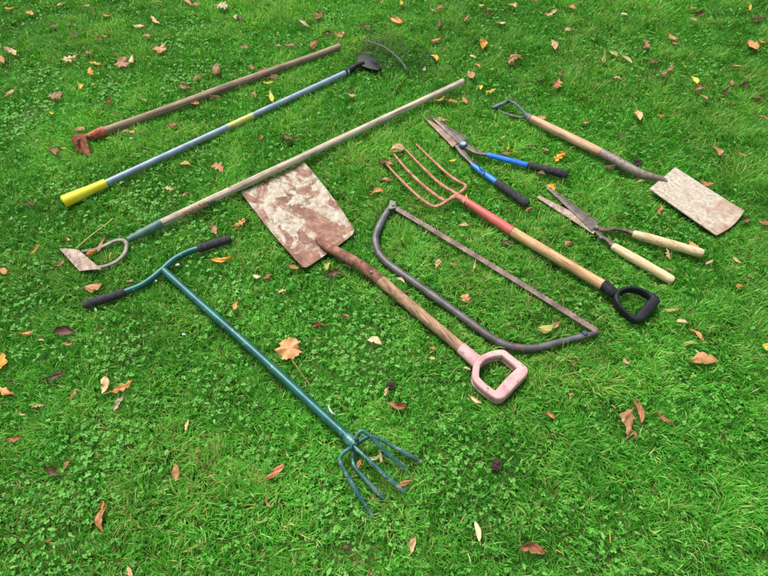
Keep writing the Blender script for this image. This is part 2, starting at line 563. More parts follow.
# ---- 3 push hoe
t = Tool('push_hoe', (80, 262, .03), (463, 81, .03),
         'long push hoe with flat blade on a round loop, green socket and pale handle', 'hoe')
t.part('handle', rod(t.p(160, 223.8, .038), t.p(463, 81.5, .05), [.0140, .0140, .0134, .0131, .0128, .0128], None, 16, 30, .02, bend=0), M['wood_pale'])
t.part('handle_end', rod(t.p(462.6, 81.7, .05), t.p(464, 81, .05), [.0130, .0118], None, 16, 2), M['endgrain'])
t.part('sticker', rod(t.p(181, 214.2, .038), t.p(206, 202.4, .039), .0144, .0144, 16, 6), M['sticker'], label='worn brown printed sticker')
t.part('brand_mark', rod(t.p(206.5, 202.1, .039), t.p(214, 198.6, .039), .0144, .0144, 16, 4), M['sticker_blue'], label='rubbed dark blue mark')
t.part('dark_band', rod(t.p(229.5, 191, .04), t.p(232.5, 189.7, .04), .0144, .0144, 16, 2), M['rust'], label='dark scar across the handle')
t.part('socket', rod(t.p(128, 240, .032), t.p(162, 223, .038), [.010, .013, .0152, .0162], None, 16, 8), M['hoe_green'])
t.part('loop', curve_rod(t.pts((82, 251.5, .024), (95, 249.8, .027), (106, 245, .029), (116, 240.7, .031), (124, 240.5, .032),
                         (126.5, 246, .032), (124, 254, .031), (116, 261.5, .029), (106, 266, .027), (95, 268, .024)), .0070, .0050, 10, 6), M['loop_steel'])
t.part('blade', sheet(t.p(59, 248.5, .03), t.p(78.5, 249.8, .034), t.p(101.5, 269.3, .034), t.p(79.5, 271, .026), 5, 8,
                      lambda u, v: .003 * math.sin(math.pi * u), .0035), M['hoe_steel'], label='flat dusty grey hoe blade')

# ---- 4 twist cultivator
t = Tool('hand_cultivator', (354, 446, .045), (163, 270, .03),
         'dark green T-handled cultivator with black grips and five bent tines', 'cultivator')
t.part('shaft', rod(t.p(164, 270.5, .032), t.p(352, 441, .05), .0123, None, 20, 12), M['teal'])
t.part('handlebar', curve_rod(t.pts((110, 297, .03), (126, 291.5, .03), (141, 285.5, .031), (153, 277.5, .033), (163, 269, .034), (174, 259.5, .034), (188, 252, .033), (202, 247.5, .032), (212, 244.5, .032)), .0105, None, 16, 8), M['teal'])
for a, b, c in (((85.5, 304.5, .03), (104, 299, .03), (124, 292.5, .03)), ((199, 248.3, .032), (214, 243.8, .032), (229.5, 239.3, .034))):
    t.part('grip', curve_rod(t.pts(a, b, c), [.0142, .0140, .0135], None, 16, 8, round_ends=True), M['foam'])
t.part('collar', rod(t.p(346, 436, .049), t.p(355.5, 445, .052), [.0128, .0150, .0158, .0150], None, 18, 6), M['teal_worn'])
TZ = [
    [(355, 446, .048), (345, 451.5, .056), (340, 460, .054), (347, 475, .045), (357.5, 493, .034), (373, 517, .014)],
    [(354, 447, .045), (352.5, 457, .032), (355, 467, .03), (366, 480, .026), (376, 490.5, .02), (385, 500, .012)],
    [(354, 446, .055), (363, 455, .058), (374, 465, .055), (391, 480.5, .046), (406, 493, .036)],
    [(356, 446, .055), (357.5, 435, .085), (363, 431, .09), (372, 438, .082), (389, 455, .058), (408, 470, .034)],
    [(356, 445, .05), (367, 437.5, .058), (377, 437.5, .058), (393, 446.5, .048), (408, 454.5, .038), (422, 462, .026)],
]
for q in TZ:
    t.part('tine', curve_rod(t.pts(*q), [.0056, .0056, .0054, .0054, .0062, .0030], [.0056, .0056, .0054, .0052, .0042, .0014], 12, 7), M['teal_worn'])

# ---- 5 square-mouth shovel  (local X = 0 at the socket, blade towards -X, shaft towards +X reversed below)
t = Tool('square_shovel', (326, 247, .03), (272, 177, .03),
         'square-mouthed shovel, rusty blade caked in pale cement, cracked brown shaft and pink handle', 'shovel')


def shov(u, v):      # u across the mouth, v from mouth to shoulder
    side = max(0, abs(2 * u - 1) - .8) / .2
    return .016 * side ** 2 * (.25 + .75 * v) - .004 * math.sin(math.pi * u)


def shov_edge(u, v):
    a, b = t.p(303, 164, .03), t.p(241, 192, .03)
    acr = (a - b).normalized()
    return acr * (2 * u - 1) * .007 * math.sin(math.pi * min(1, v))


t.part('blade', sheet(t.p(241, 192.5, .026), t.p(304, 162.5, .026), t.p(355, 233, .030), t.p(303, 270, .030), 20, 16, shov, .003, shov_edge), M['shovel'],
       label='rusty square blade patched with pale cement')
bmk = curve_rod(t.pts((316, 238, .030), (323, 243.5, .036), (332, 249, .042), (346, 256.5, .048), (364, 267.5, .046), (381, 280.5, .040)),
                [.006, .015, .017, .0175, .0175, .018], [.003, .009, .014, .0165, .0175, .018], 16, 7)
t.part('socket', bmk, M['rust'])
t.part('rivet', disc(t.p(371, 272, .062), .0042, .004, 10, .6), M['loop_steel'])
t.part('shaft', rod(t.p(379, 279, .04), t.p(464, 350.5, .036), [.0178, .0180, .0172, .0165, .0168], None, 16, 20, .03), M['wood_brown'])
gb = rod(t.p(461, 348, .036), t.p(479, 363.5, .036), [.0185, .019, .020, .021], [.0185, .018, .017, .016], 18, 6)
lp = t.pts((478, 364.5, .037), (483, 360, .037), (491, 356.5, .037), (500.5, 355, .037), (503.5, 355.8, .037), (509, 360.2, .037), (515, 365, .037), (520.5, 369.8, .037), (521.3, 373.2, .037), (516, 378.5, .037), (510, 384.5, .037), (504, 391, .037), (498.8, 396.2, .037), (495.5, 396.8, .037), (489, 393, .037), (482, 387.5, .037), (476, 381, .037), (475.2, 377, .037), (476, 369, .037))
WA = [.0095, .0095, .010, .0105, .0105, .0105, .011, .013, .0165, .0175, .0175, .0175, .0165, .0125, .0105, .0105, .0105, .0100, .0100, .0095]
cl = catmull(lp, 4, True)
for dz, dw, hh in ((.0065, 0, .0105), (-.008, -.0035, .006), (-.0155, -.0006, .0045)):
    sweep(gb, [p + Vector((0, 0, dz)) for p in cl], [q + dw for q in WA], [hh] * 20, 18, True, 4.0)
t.part('grip', gb, M['pink'], label='faded pink plastic D-shaped handle')

# ---- 6 bow saw
t = Tool('bow_saw', (392, 204, .025), (600, 332, .025),
         'bow saw with curved worn grey tube frame and long rusty straight blade', 'saw')
fr = t.pts((393.5, 202.5, .026), (386, 214, .026), (379, 227, .026), (375.5, 239, .026), (378.5, 252.5, .026), (388, 263.5, .026), (403.5, 275, .026), (422.5, 288.3, .026), (447, 305.8, .026),
           (471.5, 323.7, .026), (488, 335.5, .026), (502, 343.7, .026), (518, 348, .026), (537, 348, .026), (560, 342, .026), (582, 336.5, .026), (599, 332, .026))
t.part('frame', curve_rod(fr, [.0095, .0115] + [.0125] * 11 + [.0115, .0105, .0095, .006], [.0095, .0115] + [.0125] * 11 + [.011, .0095, .008, .005], 16, 7), M['saw_tube'])
a, b = t.p(393, 206, .033), t.p(597, 330.5, .033)
d = (b - a).normalized()
nrm = Vector((-d.y, d.x, 0))
bms = bmesh.new()
NTH = 112
w = .0105
lo, up = [], []
for i in range(NTH + 1):
    p = a.lerp(b, i / NTH) + nrm * .004 * math.sin(math.pi * i / NTH)
    lo.append(p - nrm * w)
    up.append(p + nrm * (w - (0 if i % 2 else .0036)))
for zz in (0, 1):
    pass
vt = [[bms.verts.new(p + Vector((0, 0, dz))) for p in L] for L in (lo, up) for dz in (0, -.0016)]
for i in range(NTH):
    bms.faces.new((vt[0][i], vt[0][i + 1], vt[2][i + 1], vt[2][i]))
    bms.faces.new((vt[1][i], vt[3][i], vt[3][i + 1], vt[1][i + 1]))
    bms.faces.new((vt[0][i], vt[1][i], vt[1][i + 1], vt[0][i + 1]))
    bms.faces.new((vt[2][i], vt[2][i + 1], vt[3][i + 1], vt[3][i]))
bms.faces.new((vt[0][0], vt[2][0], vt[3][0], vt[1][0]))
bms.faces.new((vt[0][-1], vt[1][-1], vt[3][-1], vt[2][-1]))
t.part('blade', bms, M['saw_blade'], smooth=False)
t.part('end_clip', plate(t.pts((390, 200, .040), (396, 201.5, .040), (395.5, 208, .040), (388.5, 209, .040)), .009, .0015), M['loop_steel'])
t.part('bolt', disc(t.p(585, 332.5, .0375), .0085, .006, 6), M['boltblue'])
t.part('bolt', disc(t.p(393, 204.5, .0435), .0055, .004, 6), M['loop_steel'])

# ---- 7 digging fork
t = Tool('garden_fork', (645, 310, .03), (400, 160, .03),
         'garden fork with four slim rusty tines, red socket, tan shaft and black handle', 'fork')
F = [
    [(384, 161.5, .03), (399, 178, .04), (416, 194.5, .045), (428, 204, .045), (435.5, 206.8, .044), (443.5, 203.5, .044), (451, 199, .044), (458, 195.5, .044)],
    [(393, 153, .03), (404.5, 167, .04), (421.5, 184, .045), (434, 194, .045), (443, 200, .045), (448, 200.5, .044)],
    [(406, 150, .03), (419.6, 164.4, .04), (435, 179.6, .045), (445.5, 187.5, .045), (453, 192, .045), (458, 195, .044)],
    [(416, 144, .03), (431, 158.6, .04), (446.4, 173, .045), (458, 181.5, .045), (464.5, 185, .044), (465.5, 188, .044), (461, 192, .044), (455, 196.5, .044)],
]
for q in F:
    n_ = len(q)
    t.part('tine', curve_rod(t.pts(*q), [.0030, .0048, .0056, .0060, .0062, .0064], None, 10, 7, round_ends=True), M['fork_steel'])
t.part('neck', curve_rod(t.pts((450, 199, .044), (456, 196.5, .045), (460, 197.5, .046), (466, 202, .045)), [.007, .011, .0115, .0125], [.006, .009, .0105, .0115], 12, 5), M['fork_steel'])
t.part('socket', rod(t.p(461, 198, .045), t.p(512, 231.5, .042), [.0118, .0145, .0165, .0172], None, 16, 10, .02), M['fork_red'], label='worn red painted socket')
t.part('shaft', rod(t.p(510, 230.2, .042), t.p(606, 287, .04), [.0158, .0168, .0166, .0166, .0168], None, 16, 18, .02), M['wood_tan'])
gb = rod(t.p(602.5, 284.5, .04), t.p(615, 294, .04), [.0178, .0182, .0185, .0165], [.0178, .017, .016, .0135], 18, 6)
lp = t.pts((616, 297, .04), (619, 292.5, .04), (628, 289.3, .04), (637, 290, .04), (646, 294, .04), (653, 298.5, .04), (653.5, 302, .04), (646.5, 310, .04), (640, 317.5, .04), (635, 319.5, .04), (627, 315, .04), (620.5, 309, .04), (616.5, 302, .04))
cl = catmull(lp, 5, True)
sweep(gb, [p + Vector((0, 0, -.002)) for p in cl], [.0072, .0050, .0046, .0046, .0052, .0095, .0140, .0150, .0140, .0095, .0050, .0046, .0058, .0072], [.0155] * 14, 16, True, 3.6)
sweep(gb, cl, [.0085, .0065, .0058, .0058, .0065, .011, .0155, .0165, .0155, .011, .0062, .0058, .007, .0085], [.0135] * 14, 16, True, 3.2)
t.part('grip', gb, M['black'], label='black plastic D-shaped handle')

# ---- 8 blue-handled hedge shears
t = Tool('hedge_shears', (463, 144, .03), (425, 114, .03),
         'open hedge shears with bright blue handles, black grips and rusty blades', 'shears')
t.part('blade', sheet(t.p(421.8, 115.2, .034), t.p(424.3, 118.2, .034), t.p(452.8, 147, .036), t.p(462, 139.8, .036), 3, 12,
                      lambda u, v: .002 * math.sin(math.pi * u), .003), M['shear_blade'], label='orange-rusty shear blade')
t.part('blade', sheet(t.p(425.8, 112.2, .038), t.p(428.2, 114.4, .038), t.p(460.2, 144.8, .042), t.p(468.5, 138.4, .042), 3, 12,
                      lambda u, v: .002 * math.sin(math.pi * u), .003), M['shear_dark'], label='dark shear blade')
t.part('tang', curve_rod(t.pts((461, 143, .042), (470, 148.5, .042), (478, 153, .042), (489, 155, .041)), [.0155, .013, .009, .0075], [.003, .004, .005, .006], 10, 6, 3), M['shear_dark'])
t.part('tang', curve_rod(t.pts((458, 145, .034), (463, 153, .034), (467.5, 158.5, .035), (475, 166.5, .036)), [.0155, .013, .009, .0075], [.003, .004, .005, .006], 10, 6, 3), M['shear_dark'])
pv = t.part('pivot_bolt', disc(t.p(463.3, 143.8, .049), .0165, .008, 18, .4), M['boltblue'])
t.part('bolt_cap', disc(t.p(463.3, 143.4, .054), .0115, .003, 16, .8), M['bolt'], pv)
for h0, h1, h2 in (((487, 154.6, .041), (529.5, 165.8, .038), (566, 174.3, .036)), ((472.5, 165, .037), (498, 183.3, .036), (526.5, 203.5, .034))):
    hd = t.part('handle', rod(t.p(*h0), t.p(*h1), [.0105, .0115, .0115], [.009, .010, .010], 14, 8), M['blue'])
    q0, q1 = t.p(*h1), t.p(*h2)
    t.part('grip', rod(q0.lerp(q1, -.04), q1, [.0135, .0142, .0135, .0142, .0155, .0162], None, 16, 14, .03, round_ends=True), M['foam'], hd)
t.part('wire_loop', curve_rod(t.pts((472, 161, .046), (478.5, 161, .05), (479.5, 168, .05), (485, 172.5, .047), (481, 176, .04)), .0015, None, 6, 6), M['wire'])

# ---- 9 wooden-handled shears
t = Tool('garden_shears', (597, 227, .03), (542, 192, .03),
         'old open garden shears with dull steel blades and two pale turned wooden handles', 'shears')
t.part('blade', sheet(t.p(545.8, 187.2, .030), t.p(548.8, 185.4, .030), t.p(599.5, 222.8, .037), t.p(591.8, 230.3, .037), 3, 12,
                      lambda u, v: .002 * math.sin(math.pi * u), .003), M['shear_dark'], label='upper dull steel blade')
t.part('blade', sheet(t.p(536.8, 197.4, .026), t.p(539, 194.8, .026), t.p(599, 225.6, .032), t.p(593.4, 233.8, .032), 3, 12,
                      lambda u, v: .002 * math.sin(math.pi * u), .003), M['hoe_steel'], label='lower pale dusty blade')
t.part('tang', curve_rod(t.pts((594, 226.5, .037), (603, 229.5, .037), (616, 229, .037), (626, 231, .037), (637, 234.8, .037)), [.011, .009, .0065, .0075, .011], [.003, .004, .006, .0075, .010], 10, 6, 2.4), M['rust_dark'])
t.part('tang', curve_rod(t.pts((595, 228, .032), (600, 235, .033), (606, 239.5, .034), (612, 244.8, .035), (616, 248.5, .035)), [.011, .009, .0075, .011, .012], [.003, .004, .006, .010, .011], 10, 6, 2.4), M['rust_dark'])
t.part('pivot_nut', disc(t.p(601, 237.3, .0445), .0075, .008, 6, .3), M['handle_grey'])
t.part('pivot_bolt', disc(t.p(596.5, 226.8, .043), .0085, .005, 14, .5), M['loop_steel'])
for h0, h1 in (((634, 234, .037), (701, 253, .034)), ((613.5, 246.5, .035), (671.5, 280, .032))):
    t.part('handle', rod(t.p(*h0), t.p(*h1), [.0128, .0150, .0158, .0160, .0158, .0152, .0155, .0150], None, 18, 20, .0, round_ends=True), M['wood_yellow'])

# ---- 10 border spade
t = Tool('garden_spade', (742, 224, .03), (508, 101, .03),
         'old garden spade with worn pale blade, tan wooden shaft and grey metal handle', 'spade')
t.part('blade', sheet(t.p(648.5, 190.5, .03), t.p(674, 169, .03), t.p(744, 211.5, .028), t.p(716, 236, .028), 12, 16,
                      lambda u, v: .004 * (abs(2 * u - 1)) ** 2 + .006 * (1 - v) ** 2, .004,
                      lambda u, v: (t.p(744, 211.5, .028) - t.p(674, 169, .03)).normalized() * .010 * math.sin(math.pi * u) * v), M['spade'],
       label='pale worn rectangular blade with rusty tip')
t.part('socket', curve_rod(t.pts((667, 181.5, .034), (661, 178.5, .038), (652, 176.8, .04), (643, 174.3, .041), (634, 170.5, .041), (622, 164, .041), (611, 158, .041), (600, 152.3, .041)),
                           [.006, .010, .0125, .0145, .0165, .0172, .0170, .0165], [.004, .009, .0125, .0145, .0165, .0172, .0170, .0165], 16, 6), M['socket_steel'])
t.part('shaft', rod(t.p(604, 154.3, .041), t.p(529, 117.5, .042), [.0163, .0170, .0172, .0168, .0155, .0145], None, 16, 18, .02), M['wood_spade'])
hd = t.part('ferrule', rod(t.p(531, 118.5, .042), t.p(525.5, 115.2, .043), [.0152, .0138, .012], None, 16, 4), M['handle_grey'])
t.part('yoke', curve_rod(t.pts((527, 116, .044), (522, 110, .054), (516.5, 104.5, .06), (510, 101, .06), (506.5, 101, .058)), [.0065, .0055, .0055, .006], [.0065, .0045, .0045, .006], 10, 6), M['handle_grey'])
t.part('yoke', curve_rod(t.pts((526, 117, .04), (519, 117, .026), (510, 115, .02), (500, 111, .02), (494.5, 107.5, .022)), [.0065, .0055, .0055, .006], [.0065, .0045, .0045, .006], 10, 6), M['handle_grey'])
t.part('crossbar', rod(t.p(511, 100.3, .056), t.p(493.5, 107.8, .028), [.008, .0085, .008], None, 12, 6, round_ends=True), M['handle_grey'])
tools_end = len(built)

# ------------------------------------------------------------------ fallen leaves
def leaf_mat(name, c1, c2, c3):
    k = N(name)
    tc = k.n('ShaderNodeTexCoord')
    oi = k.n('ShaderNodeObjectInfo')
    cm = k.n('ShaderNodeVectorMath', operation='ADD')
    sc = k.n('ShaderNodeVectorMath', operation='SCALE')
    sc.inputs['Scale'].default_value = 37.0
    k.l(oi.outputs['Location'], sc.inputs[0])
    k.l(tc.outputs['Object'], cm.inputs[0])
    k.l(sc.outputs[0], cm.inputs[1])
    a = k.noise(cm.outputs[0], 70, 6, 0.65)
    c = k.ramp(a, [(0.32, c1), (0.5, c2), (0.68, c3)])
    hsn = k.n('ShaderNodeHueSaturation')
    mr = k.n('ShaderNodeMapRange')
    mr.inputs['To Min'].default_value, mr.inputs['To Max'].default_value = 0.8, 1.3
    k.l(oi.outputs['Random'], mr.inputs['Value'])
    k.l(mr.outputs[0], hsn.inputs['Value'])
    k.l(c, hsn.inputs['Color'])
    # veins from the leaf's own uv: midrib plus slanting side veins
    uv = k.n('ShaderNodeUVMap')
    sp = k.n('ShaderNodeSeparateXYZ')
    k.l(uv.outputs[0], sp.inputs[0])
    ab = k.n('ShaderNodeMath', operation='ABSOLUTE')
    k.l(sp.outputs['Y'], ab.inputs[0])
    mul = k.n('ShaderNodeMath', operation='MULTIPLY')
    mul.inputs[1].default_value = -0.22
    k.l(ab.outputs[0], mul.inputs[0])
    su = k.n('ShaderNodeMath', operation='ADD')
    k.l(mul.outputs[0], su.inputs[0])
    k.l(sp.outputs['X'], su.inputs[1])
    m8 = k.n('ShaderNodeMath', operation='MULTIPLY')
    m8.inputs[1].default_value = 9.0
    k.l(su.outputs[0], m8.inputs[0])
    fr_ = k.n('ShaderNodeMath', operation='FRACT')
    k.l(m8.outputs[0], fr_.inputs[0])
    v1 = k.ramp(fr_.outputs[0], [(0.0, 1.0), (0.12, 0.0), (0.9, 0.0), (1.0, 1.0)])
    v2 = k.ramp(ab.outputs[0], [(0.03, 1.0), (0.09, 0.0)])
    v = k.mix(1.0, v1, v2, 'LIGHTEN')
    vm = k.n('ShaderNodeMath', operation='MULTIPLY')
    vm.inputs[1].default_value = 0.3
    k.l(v, vm.inputs[0])
    c = k.mix(vm.outputs[0], hsn.outputs[0], tuple(x * 0.45 for x in c1[:3]) + (1,))
    k.bump(k.mix(0.5, v, a), 0.5, 0.001)
    k.set(Base_Color=c, Roughness=0.55)
    tr = k.n('ShaderNodeBsdfTranslucent')
    k.l(c, tr.inputs['Color'])
    ms = k.n('ShaderNodeMixShader')
    ms.inputs['Fac'].default_value = 0.18
    k.l(k.b.outputs[0], ms.inputs[1])
    k.l(tr.outputs[0], ms.inputs[2])
    k.l(ms.outputs[0], k.out.inputs['Surface'])
    return k.m


LC = {
    'brown': leaf_mat('brown_leaf', srgb(124, 86, 56), srgb(168, 122, 82), srgb(204, 160, 114)),
    'tan': leaf_mat('tan_leaf', srgb(186, 140, 98), srgb(216, 176, 130), srgb(232, 202, 162)),
    'orange': leaf_mat('orange_leaf', srgb(188, 118, 62), srgb(218, 154, 88), srgb(234, 180, 118)),
    'rust': leaf_mat('rust_leaf', srgb(132, 78, 48), srgb(178, 116, 76), srgb(204, 148, 106)),
    'dark': leaf_mat('dark_leaf', srgb(62, 42, 28), srgb(96, 66, 42), srgb(134, 98, 64)),
    'yellow': leaf_mat('yellow_leaf', srgb(188, 158, 44), srgb(224, 198, 70), srgb(236, 216, 110)),
    'amber': leaf_mat('amber_leaf', srgb(196, 128, 36), srgb(232, 164, 54), srgb(242, 188, 90)),
    'cream': leaf_mat('cream_leaf', srgb(196, 172, 122), srgb(222, 204, 160), srgb(234, 220, 184)),
    'olive': leaf_mat('olive_leaf', srgb(128, 136, 54), srgb(172, 172, 82), srgb(190, 174, 112)),
    'pale orange': leaf_mat('pale_orange_leaf', srgb(186, 124, 74), srgb(214, 154, 98), srgb(228, 178, 126)),
    'grey': leaf_mat('grey_tan_leaf', srgb(140, 126, 98), srgb(170, 156, 124), srgb(188, 176, 148)),
}


def leaf_mesh(shape, L, ratio, curl, bend, seed):
    """one leaf; base at -X, tip at +X, uv = (along, across)"""
    r = random.Random(seed)
    me = bpy.data.meshes.new('leaf')
    verts, faces, uvs = [], [], []
    if shape == 'maple':
        rings, seg = 7, 60
        verts.append((0, 0, 0)); uvs.append((0, 0))
        lob = [(0, 1.0, .36), (.95, .92, .36), (-.95, .92, .36), (2.0, .66, .4), (-2.0, .66, .4)]
        ph = [r.uniform(-.12, .12) for _ in lob]
        zz = [r.uniform(-1, 1) for _ in range(12)]
        for i in range(1, rings + 1):
            f = i / rings
            for k in range(seg):
                a = 2 * math.pi * k / seg
                rad = .72
                for (la, lr, lw), p_ in zip(lob, ph):
                    d_ = (a - la - p_ + math.pi) % (2 * math.pi) - math.pi
                    rad = max(rad, .66 + (lr - .66) * max(0, 1 - abs(d_) / lw * .8))
                rad *= 1 + .07 * math.sin(a * 13 + seed) + .05 * math.sin(a * 23)
                back = abs((a + math.pi) % (2 * math.pi) - math.pi)
                if back > 2.75:
                    rad *= .75
                x, y = f * rad * math.cos(a) * L * .56, f * rad * math.sin(a) * L * .56 * ratio
                z = .10 * L * curl * f ** 2 * math.sin(a * 2 + seed) + .05 * L * f * f * math.sin(5 * a + zz[0] * 3) + bend * L * .3 * f ** 2
                verts.append((x, y, z)); uvs.append((f * math.cos(a) * .5 + .5, f * math.sin(a)))
        for k in range(seg):
            faces.append((0, 1 + k, 1 + (k + 1) % seg))
        for i in range(rings - 1):
            for k in range(seg):
                a0 = 1 + i * seg
                faces.append((a0 + k, a0 + seg + k, a0 + seg + (k + 1) % seg, a0 + (k + 1) % seg))
    else:
        nt_, ns_ = 18, 10
        W = L * ratio * .5
        ph1, ph2, ph3 = (r.uniform(0, 6.28) for _ in range(3))
        sway = r.uniform(-.2, .2) * L
        asym, nick, nk_t, nk_s = r.uniform(-.28, .28), r.choice([0, 0, .35, .55, .7]), r.uniform(.25, .8), r.choice([-1, 1])
        tipc = r.uniform(-.1, .5)
        for i in range(nt_ + 1):
            tt = i / nt_
            base = max(0.0, math.sin(math.pi * min(1, tt * .97 + .02) ** .85)) ** .75
            for j in range(ns_ + 1):
                s = 2 * j / ns_ - 1
                side = 1 if s >= 0 else -1
                w = W * base
                if shape == 'oak':
                    w *= .72 + .30 * math.cos(2 * math.pi * 3.6 * tt + (0 if side > 0 else .7) + ph1 * .2)
                elif shape == 'ragged':
                    w *= .72 + .22 * math.sin(9 * tt + ph1 + side) + .14 * math.sin(23 * tt + ph2 * side)
                else:
                    w *= 1 + .04 * math.sin(30 * tt + ph1)
                w *= 1 + asym * side * (.6 + .4 * tt) - nick * max(0, 1 - abs(tt - nk_t) / .09) * (side == nk_s)
                w *= 1 + .07 * math.sin(13 * tt + ph2 + 2 * side) + .045 * math.sin(41 * tt + ph3 * side)
                w = max(w, .0006)
                th = s * curl * (.75 + .25 * math.sin(3 * tt + ph3))
                if abs(curl) > .05:
                    rad = w / abs(curl) * 1.0
                    y = rad * math.sin(abs(th)) * side
                    z = rad * (1 - math.cos(th)) * (1 if curl > 0 else -1)
                else:
                    y, z = w * s, 0
                x = (tt - .5) * L
                y += sway * (4 * tt * (1 - tt) - .5)
                z += bend * L * (2 * tt - 1) ** 2 * .5 + tipc * L * max(0, tt - .6) ** 2 * 1.6 + .018 * L * math.sin(11 * tt + 5 * s + ph3) + .02 * L * math.sin(7 * tt + 4 * s + ph1) + .012 * L * math.sin(17 * tt + 9 * s + ph2)
                verts.append((x, y, z)); uvs.append((tt, s))
        for i in range(nt_):
            for j in range(ns_):
                a0 = i * (ns_ + 1) + j
                faces.append((a0, a0 + 1, a0 + ns_ + 2, a0 + ns_ + 1))
    me.from_pydata(verts, [], faces)
    ul = me.uv_layers.new(name='UVMap')
    for lp_ in me.loops:
        ul.data[lp_.index].uv = uvs[lp_.vertex_index]
    me.polygons.foreach_set('use_smooth', [True] * len(me.polygons))
    return me


